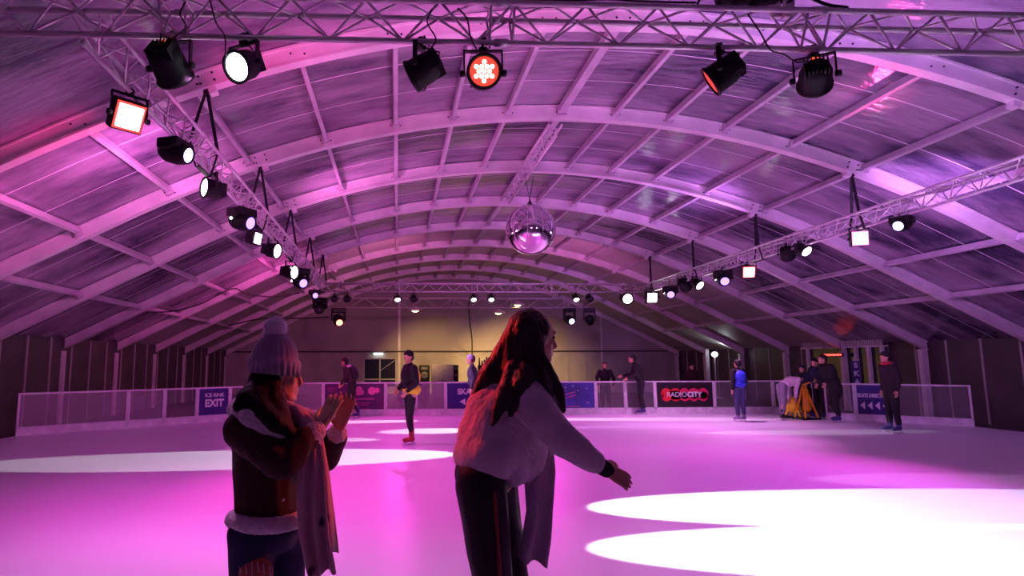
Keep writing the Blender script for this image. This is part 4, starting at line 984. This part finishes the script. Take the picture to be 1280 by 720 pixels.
# ---------- foreground: person with bobble hat, hands raised and clasped
B = thing('person', 'person in lilac bobble hat, dark shearling jacket, long scarf and ripped jeans, hands raised', 'person', (Pp(333, 600).x, Y0, 0))
BO = Vector(B.location)
fd1 = Vector((.95, .30, 0)).normalized(); hc1 = Pp(348, 471)
HP1, V1, Rm1 = head_prims(hc1, fd1, .98, Vector((.06, 0, 1)).normalized())
s_n, e_n, w_n = Pp(303, 536, -.12), Pp(350, 578, -.24), Pp(401, 534, -.14)
s_f, e_f, w_f = Pp(362, 530, .17), Pp(410, 572, .12), Pp(424, 536, .02)
lgN = [Pp(314, 665, -.07), Vector((Pp(322, 700).x, Y0 - .07, .50)), Vector((Pp(318, 700).x, Y0 - .08, .155))]
lgF = [Pp(352, 665, .07), Vector((Pp(357, 700).x, Y0 + .09, .50)), Vector((Pp(360, 700).x, Y0 + .10, .155))]
P = HP1 + [('c', [(Pp(336, 515), .055), (Pp(341, 492), .048)]), ('c', [(Pp(332, 545), .115), (Pp(331, 600), .11), (Pp(333, 652), .12)]), ('c', [(s_n, .05), (s_f, .05)]), ('c', [(s_n, .048), (e_n, .038), (w_n, .026)]), ('c', [(s_f, .048), (e_f, .038), (w_f, .026)])]
for L in (lgN, lgF): P += [('c', [(L[0], .09), (L[1], .058), ((L[1] + L[2]) / 2 + Vector((-.01, 0, .05)), .05), (L[2], .038)]), ('c', [(L[2], .036), (L[2] + Vector((.08, .05, -.06)), .03)])]
P += hand_prims(w_n, (Pp(421, 494, -.08) - w_n), (-.3, 0, 1), (.5, .8, .1), 1.02, .18, 1.2)
P += hand_prims(w_f, (Pp(436, 494, .02) - w_f), (-1, 0, .2), (-.2, -.9, .1), 1.02, .12, 1.4)
fuse('body', P, .0055, M_skin, B, 1, BO)
for sg in (-1, 1):
    b = MB(); b.add(*ico(V1(.074, sg * .031, .012) - BO, (.011,) * 3)); b.build('eye', mat('eye_dark', (.03, .02, .02), .2), B)
# jeans
M_jean = mat('dark_jeans', (.018, .022, .075), .8, noise_s=8, noise_amt=.2, bump=.2, bump_s=80)
P = [('e', Pp(333, 662), (.155, .14, .11)), ('c', [(lgN[0], .105), (lgN[1], .076), ((lgN[1] + lgN[2]) / 2, .068), (lgN[2] + Vector((0, 0, .04)), .06)]), ('c', [(lgF[0], .105), (lgF[1], .076), ((lgF[1] + lgF[2]) / 2, .068), (lgF[2] + Vector((0, 0, .04)), .06)])]
je = fuse('jeans', P, .010, M_jean, B, 3, BO, wrinkle=.007, wr_scale=10)
rc = (lgN[0] + lgN[1]) / 2
rc = Pp(325, 707, -.07)
fuse('ripped_hole', [('e', Vector((rc.x, Y0 - .150, rc.z)), (.075, .03, .062))], .006, mat('red_lit_skin', srgb(190, 90, 70), .5), je, 2, BO, label='bare skin through the torn jeans')  # skin tone reddened, the red stage light is put into its colour
b = MB()
for q in range(6):
    x = rc.x - .06 + q * .024; b.tube([Vector((x, Y0 - .176, rc.z + .055 - abs(q - 2.5) * .01)) - BO, Vector((x + .008, Y0 - .186, rc.z + .01 - .01 * (q % 3))) - BO], .0022, 5)
b.build('loose_threads', mat('thread_white', (.6, .58, .65), .8), je)
# jacket (dark suede) with shearling trims
M_suede = mat('dark_suede', (.040, .011, .009), .85, noise_s=7, noise_amt=.25, bump=.3, bump_s=25)
M_shear = mat('shearling', (.80, .66, .73), .95, noise_s=30, noise_amt=.12, bump=.9, bump_s=70, sheen=.5)
P = [('c', [(Pp(335, 540), .14), (Pp(333, 590), .145), (Pp(334, 636), .145)]), ('e', Pp(331, 542), (.160, .19, .13)), ('c', [(s_n + Vector((.02, 0, 0)), .078), (s_f, .08)]), ('c', [(Pp(315, 545, -.06), .085), (Pp(317, 600, -.04), .09), (Pp(318, 632, -.03), .09)]),
     ('c', [(s_n, .088), ((s_n + e_n) / 2, .085), (e_n, .078), (w_n - (w_n - e_n).normalized() * .07, .058)]), ('c', [(s_f, .08), (e_f, .068), (w_f - (w_f - e_f).normalized() * .06, .055)])]
ja = fuse('jacket', P, .009, M_suede, B, 3, BO, wrinkle=.012, wr_scale=9)
hemc = Pp(334, 647)
P = []
ring = [(hemc + Vector((.145 * math.cos(w), .160 * math.sin(w), .004 * math.sin(2 * w) - .006 * math.sin(w))), .036) for w in [2 * PI * q / 20 for q in range(21)]]
fuse('hem_trim', [('c', ring)], .008, M_shear, ja, 2, BO, wrinkle=.003, wr_scale=60, wr_dir=(1, 1, 1), label='pale shearling hem')
for (e, w) in ((e_n, w_n), (e_f, w_f)):
    d = (w - e).normalized(); s_ = d.cross(Vector((0, 1, 0))).normalized()
    fuse('cuff_trim', [('c', [(w - d * .085, .050), (w - d * .03, .048)])], .008, M_shear, ja, 2, BO, wrinkle=.003, wr_scale=60, wr_dir=(1, 1, 1), label='pale shearling cuff')
# collar: thick roll round the neck spreading over the shoulders
cp = [(Pp(293, 512, -.06), .036), (Pp(300, 516, -.13), .042), (Pp(316, 524, -.19), .045), (Pp(334, 534, -.21), .042), (Pp(352, 546, -.20), .032), (Pp(362, 551, -.18), .018)]
cp2 = [(Pp(294, 512, -.05), .038), (Pp(300, 506, .05), .042), (Pp(325, 502, .14), .045), (Pp(358, 508, .15), .04), (Pp(376, 528, .08), .03)]
fuse('collar_trim', [('c', cp), ('c', cp2), ('c', [(Pp(318, 514, -.13), .04), (Pp(340, 526, -.15), .036)]), ('c', [(Pp(322, 508, -.02), .07), (Pp(345, 515, .02), .06)])], .008, M_shear, ja, 2, BO, wrinkle=.003, wr_scale=40, wr_dir=(1, 1, 1), label='wide pale shearling collar')
# armhole seam
b = MB(); pts_ = []
for q in range(9):
    u = q / 8; pts_.append(Pp(296 + u * 46, 548 + u * 32, -.20 - .09 * math.sin(u * PI * .6)) - BO)
b.tube(pts_, .004, 6); b.build('seam', mat('seam_brown', (.09, .03, .02), .8), ja)
b = MB(); b.lathe(Pp(354, 625, -.17) - BO, (0, -1, 0), [(0, .007), (.006, .007), (.01, .003)], 10); b.build('rivet', M_alu, ja)
# hair
P = [('e', V1(-.04, 0, .02), (.085, .088, .10), Rm1), ('c', [(V1(-.05, .0, -.02), .085), (Pp(331, 492, -.05), .09), (Pp(322, 508, -.12), .085)]),
     ('c', [(V1(-.04, -.05, -.02), .05), (Pp(342, 505, -.12), .06), (Pp(352, 528, -.19), .045), (Pp(366, 540, -.2), .022)]), ('c', [(Pp(324, 488, -.08), .06), (Pp(310, 500, -.14), .055), (Pp(298, 508, -.17), .028)]), ('c', [(Pp(320, 500, -.12), .06), (Pp(330, 516, -.2), .045), (Pp(346, 530, -.235), .04), (Pp(364, 541, -.235), .02)]),
     ('c', [(Pp(335, 498, -.08), .07), (Pp(335, 515, -.15), .05), (Pp(355, 535, -.2), .03)]), ('c', [(V1(-.03, -.07, .02), .028), (V1(-.03, -.075, -.08), .03), (Pp(356, 520, -.15), .03)])]
fuse('hair', P, .008, M_hairD, B, 3, BO, wrinkle=.003, wr_scale=45, wr_dir=(1, 1, .12))
# hat with ribs and pompom
M_hat = mat('lilac_knit', (.36, .26, .38), .95, noise_s=20, noise_amt=.1, sheen=.5)
up1 = Vector((.02, 0, 1)).normalized(); hb_ = V1(-.022, 0, .040); vs = []; fs = []; NS = 96
Rh = Matrix((fd1, up1.cross(fd1), up1)).transposed()
prof = [(-.020, .120, 0), (-.030, .124, 1), (.03, .126, 1), (.042, .121, 1), (.045, .114, 1), (.07, .109, 1), (.10, .098, 1), (.13, .078, 1), (.15, .052, 1), (.162, .022, 1), (.165, .004, 0)]
prof = [(z, q * .93, c) for z, q, c in [(-.012, .108, 0)] + prof]
for z, r, rib in prof:
    for k in range(NS):
        w = 2 * PI * k / NS; rr = r * (1 + .028 * rib * math.cos(24 * w))
        vs.append(hb_ + Rh @ Vector((rr * math.cos(w) * 1.0, rr * math.sin(w) * .9, z - .012 * math.cos(w) * (z < .05))) - BO)
for i in range(len(prof) - 1):
    for k in range(NS): fs.append((i * NS + k, i * NS + (k + 1) % NS, (i + 1) * NS + (k + 1) % NS, (i + 1) * NS + k))
fs.append(tuple((len(prof) - 1) * NS + k for k in range(NS)))
mb = MB(); mb.add(vs, fs, 0, True); hat = mb.build('bobble_hat', M_hat, B, 'ribbed lilac knitted hat')
pc = Pp(344, 411)
mb = MB(); rnd = random.Random(3)
v_, f_ = ico((0, 0, 0), (.052,) * 3, None, 4)
v_ = [p * (1 + .10 * noise.noise(p * 90) + .05 * noise.noise(p * 300)) for p in v_]
mb.add([p + pc - BO for p in v_], f_, 0, True)
for q in range(1600):
    d = Vector((rnd.gauss(0, 1), rnd.gauss(0, 1), rnd.gauss(0, 1))).normalized(); e = (d + Vector((rnd.gauss(0, .25), rnd.gauss(0, .25), rnd.gauss(0, .25)))).normalized()
    a = d * .048; c = a + e * rnd.uniform(.012, .018); s_ = d.cross(Vector((.3, .5, .8))).normalized() * .0013
    mb.add([a - s_ + pc - BO, a + s_ + pc - BO, c + pc - BO], [(0, 1, 2)], 0, False)
mb.build('pompom', mat('pompom_fur', (.90, .74, .90), .9, sheen=.8), hat)
# scarf
def scarf_mat():
    m = bpy.data.materials.new('starred_scarf'); m.use_nodes = True; nt = m.node_tree; b = nt.nodes['Principled BSDF']
    tc = nt.nodes.new('ShaderNodeTexCoord'); mp = nt.nodes.new('ShaderNodeMapping'); mp.inputs['Scale'].default_value = (9, 2, 7)
    nt.links.new(tc.outputs['Object'], mp.inputs[0]); v = nt.nodes.new('ShaderNodeTexVoronoi'); v.inputs['Scale'].default_value = 1; nt.links.new(mp.outputs[0], v.inputs['Vector'])
    r = nt.nodes.new('ShaderNodeValToRGB'); r.color_ramp.elements[0].position = .17; r.color_ramp.elements[0].color = (.10, .03, .07, 1); r.color_ramp.elements[1].position = .24; r.color_ramp.elements[1].color = (.60, .36, .40, 1)
    nt.links.new(v.outputs['Distance'], r.inputs[0]); nt.links.new(r.outputs[0], b.inputs['Base Color']); b.inputs['Roughness'].default_value = .9; return m
M_scarf = scarf_mat()
sc = cloth_strip('scarf_tail', [(Pp(378, 548, -.16), Pp(398, 545, -.14)), (Pp(372, 585, -.19), Pp(405, 580, -.16)), (Pp(370, 630, -.19), Pp(408, 630, -.16)), (Pp(372, 670, -.18), Pp(412, 670, -.15)), (Pp(384, 722, -.17), Pp(420, 714, -.15))], M_scarf, B, BO, .012, .022, 2.5)
cloth_strip('scarf_tail', [(Pp(388, 550, -.08), Pp(404, 550, -.06)), (Pp(390, 590, -.09), Pp(411, 590, -.07)), (Pp(392, 640, -.09), Pp(417, 640, -.07)), (Pp(397, 692, -.09), Pp(423, 690, -.07))], M_scarf, B, BO, .012, .02, 2)
fuse('scarf_wrap', [('c', [(V1(.0, -.05, -.14), .042), (V1(.05, -.04, -.145), .036), (Pp(377, 520, -.07), .034), (Pp(386, 536, -.12), .034), (Pp(390, 552, -.13), .03)]), ('c', [(V1(.0, .05, -.14), .042), (V1(.06, .02, -.145), .036), (Pp(392, 525, 0), .036), (Pp(396, 552, -.07), .03)])], .008, M_scarf, B, 2, BO, wrinkle=.008, wr_scale=25)
for L in (lgN, lgF): boot('skate', L[2], (.9, .4, 0), mat('hire_skate_blue', (.05, .05, .25), .4), B, .95, True, origin=BO)

# ------------------------------------------------------------------ lighting
def ground(px, py): p = at(px, py, Z=0); return p
Z0 = 3.75
# hard-edged white pools on the ice, thrown across by moving heads
def pool(src, tip, far, half_w, W, col=(1, .96, 1), blend=.06):
    """oval beam from src covering ground from tip to far (along the throw), half_w half width"""
    s = Vector(src); a = (Vector(tip) - s).normalized(); c = (Vector(far) - s).normalized(); m_ = (a + c).normalized(); hv = a.angle(c) / 2
    t = s + m_ * ((s.z) / -m_.z); hw = math.atan(half_w / (t - s).length)
    ang = 2 * max(hv, hw); l = bpy.data.lights.new('beam', 'SPOT'); l.energy = W; l.color = col; l.spot_size = ang; l.spot_blend = blend; l.shadow_soft_size = .05
    o = bpy.data.objects.new('beam', l); C.objects.link(o); z = -m_; x = Vector((0, 0, 1)).cross(z).normalized(); y = z.cross(x)
    mw = Matrix((x, y, z)).transposed().to_4x4(); mw.translation = s
    k = math.tan(hw) / math.tan(hv)
    o.matrix_world = mw @ Matrix.Diagonal((k if k < 1 else 1, 1 if k < 1 else 1 / k, 1, 1))
pool((XL, 6.9, Z0), (2.12, 6.85, 0), (10, 6.3, 0), .88, 9000)
pool((XL, 5.6, Z0), (1.66, 5.15, 0), (9, 5.2, 0), .80, 9000)
pool((XRt, 11.5, Z0), (1.05, 10.7, 0), (-7, 10.3, 0), 1.0, 9000)
pool((XRt, 15.5, Z0), (2.0, 14.4, 0), (-.4, 14.4, 0), .55, 6500)
pool((XRt, 17.5, Z0), (.6, 16.7, 0), (-3.0, 16.7, 0), .45, 6500)
pool((XRt, 12.8, Z0), (-.4, 12.9, 0), (-1.6, 12.9, 0), .3, 5000)
pool((XL, 13.5, Z0), (6.8, 13.6, 0), (12.5, 13.4, 0), .5, 9000)
pool((XL, 17.5, Z0), (3.0, 16.9, 0), (12.5, 16.9, 0), .5, 5000, (1, .7, .85), .4)
pool((XL, 15.5, Z0), (2.0, 15.2, 0), (12.5, 15.2, 0), .7, 1500, (.65, .4, 1), .8)
pool((XL, 9.0, Z0), (5.7, 7.85, 0), (9.5, 8.2, 0), .6, 1800, (1, .5, .9), .3)
# coloured washes
MG, PK, VI, LV = (1, .07, .74), (1, .05, .48), (.55, .07, 1), (1, .34, .95)
for (x, y, tx, ty, c, w, a) in (
    (XL, 6, -2, 7.5, MG, 400, 100), (XL, 9, .5, 8.0, PK, 520, 100), (XL, 12, 0, 13, MG, 260, 110), (XL, 16, -1, 16, PK, 280, 110),
    (XRt, 6.5, 4.4, 8.3, VI, 380, 80), (XRt, 9, 5, 9, MG, 560, 90), (XRt, 12, 6, 12.8, (1, .2, .85), 560, 90), (XRt, 16, 8, 16, LV, 520, 110),
    (0, YT1 - .2, -1, 17, MG, 300, 120), (5, YT1 - .2, 5, 17, MG, 300, 120),
    (-1.5, YT0, -1.8, 4.2, LV, 300, 90), (2.6, YT0, 2.4, 4.4, LV, 330, 80), (6, YT0, 6, 4.6, VI, 160, 110)):
    lamp('wash', (x, y, Z0), (tx, ty, 0), c, w, a, .9, .12)
# added washes without fixtures of their own, brightening the roof and gable
RM1, RM2, RM3 = (1, .20, .75), (.70, .26, 1), (1, .05, .30)
for (x, y, tx, ty, tz, c, w, a) in (
    (XL - .35, 8, -7, 12, 4.6, RM1, 330, 130), (XRt + .35, 9, 12, 13, 4.6, RM2, 330, 130), (1.2, YT0 + .35, .5, 9, 6.6, RM1, 420, 130), (5, YT0 + .35, 6.5, 9, 6.6, RM2, 420, 130),
    (XL + .35, 12, 2, 15, 6.2, RM1, 330, 120), (XRt - .35, 13, 5, 15, 6.2, RM2, 330, 120),
    (0, YT1 + .35, -1, 24, 6.0, (1, .2, .55), 200, 130), (6, YT1 + .35, 7, 24, 6, RM1, 160, 130), (XL - .35, 17, -7, 21, 4, (1, .10, .5), 260, 120),
    (XL + .3, 5.5, -1.2, 8.6, 6.3, RM3, 130, 50), (XL - .3, 7, -5.6, 8.4, 4.4, RM3, 150, 60), (XRt - .3, 10, 6.5, 7.4, 6.4, RM3, 150, 40), (XRt + .3, 7, 11.5, 9, 5, RM3, 120, 60), (6.5, YT1 + .35, 8, 31.9, 3.0, (.45, .2, 1), 300, 60), (-1, YT1 + .35, -3, 31.9, 2.5, (1, .25, .45), 220, 60)):
    lamp('roof_fill_wash', (x, y, 3.9), (tx, ty, tz), c, w, a, .9, .12)
# red rim beam from the left truss, then one added for face and hands
lamp('red_beam', (XL - .1, 5.3, 3.5), (Pp(640, 450).x, Y0, 1.6), (1, .02, .02), 700, 15, .6, .08)
lamp('red_beam', (3.2, 4.3, 3.5), (Pp(412, 530).x, Y0 - .1, 1.30), (1, .06, .03), 480, 11, .5, .08)  # added lamp with no fixture here, reddens the bobble hat person
# world: dark violet night
w = bpy.data.worlds.new('World'); bpy.context.scene.world = w; w.use_nodes = True
w.node_tree.nodes['Background'].inputs[0].default_value = (.22, .06, .30, 1); w.node_tree.nodes['Background'].inputs[1].default_value = .2
vs_ = bpy.context.scene.view_settings
vs_.view_transform = 'Standard'; vs_.look = 'None'; vs_.exposure = .22; vs_.gamma = 1; vs_.use_curve_mapping = False
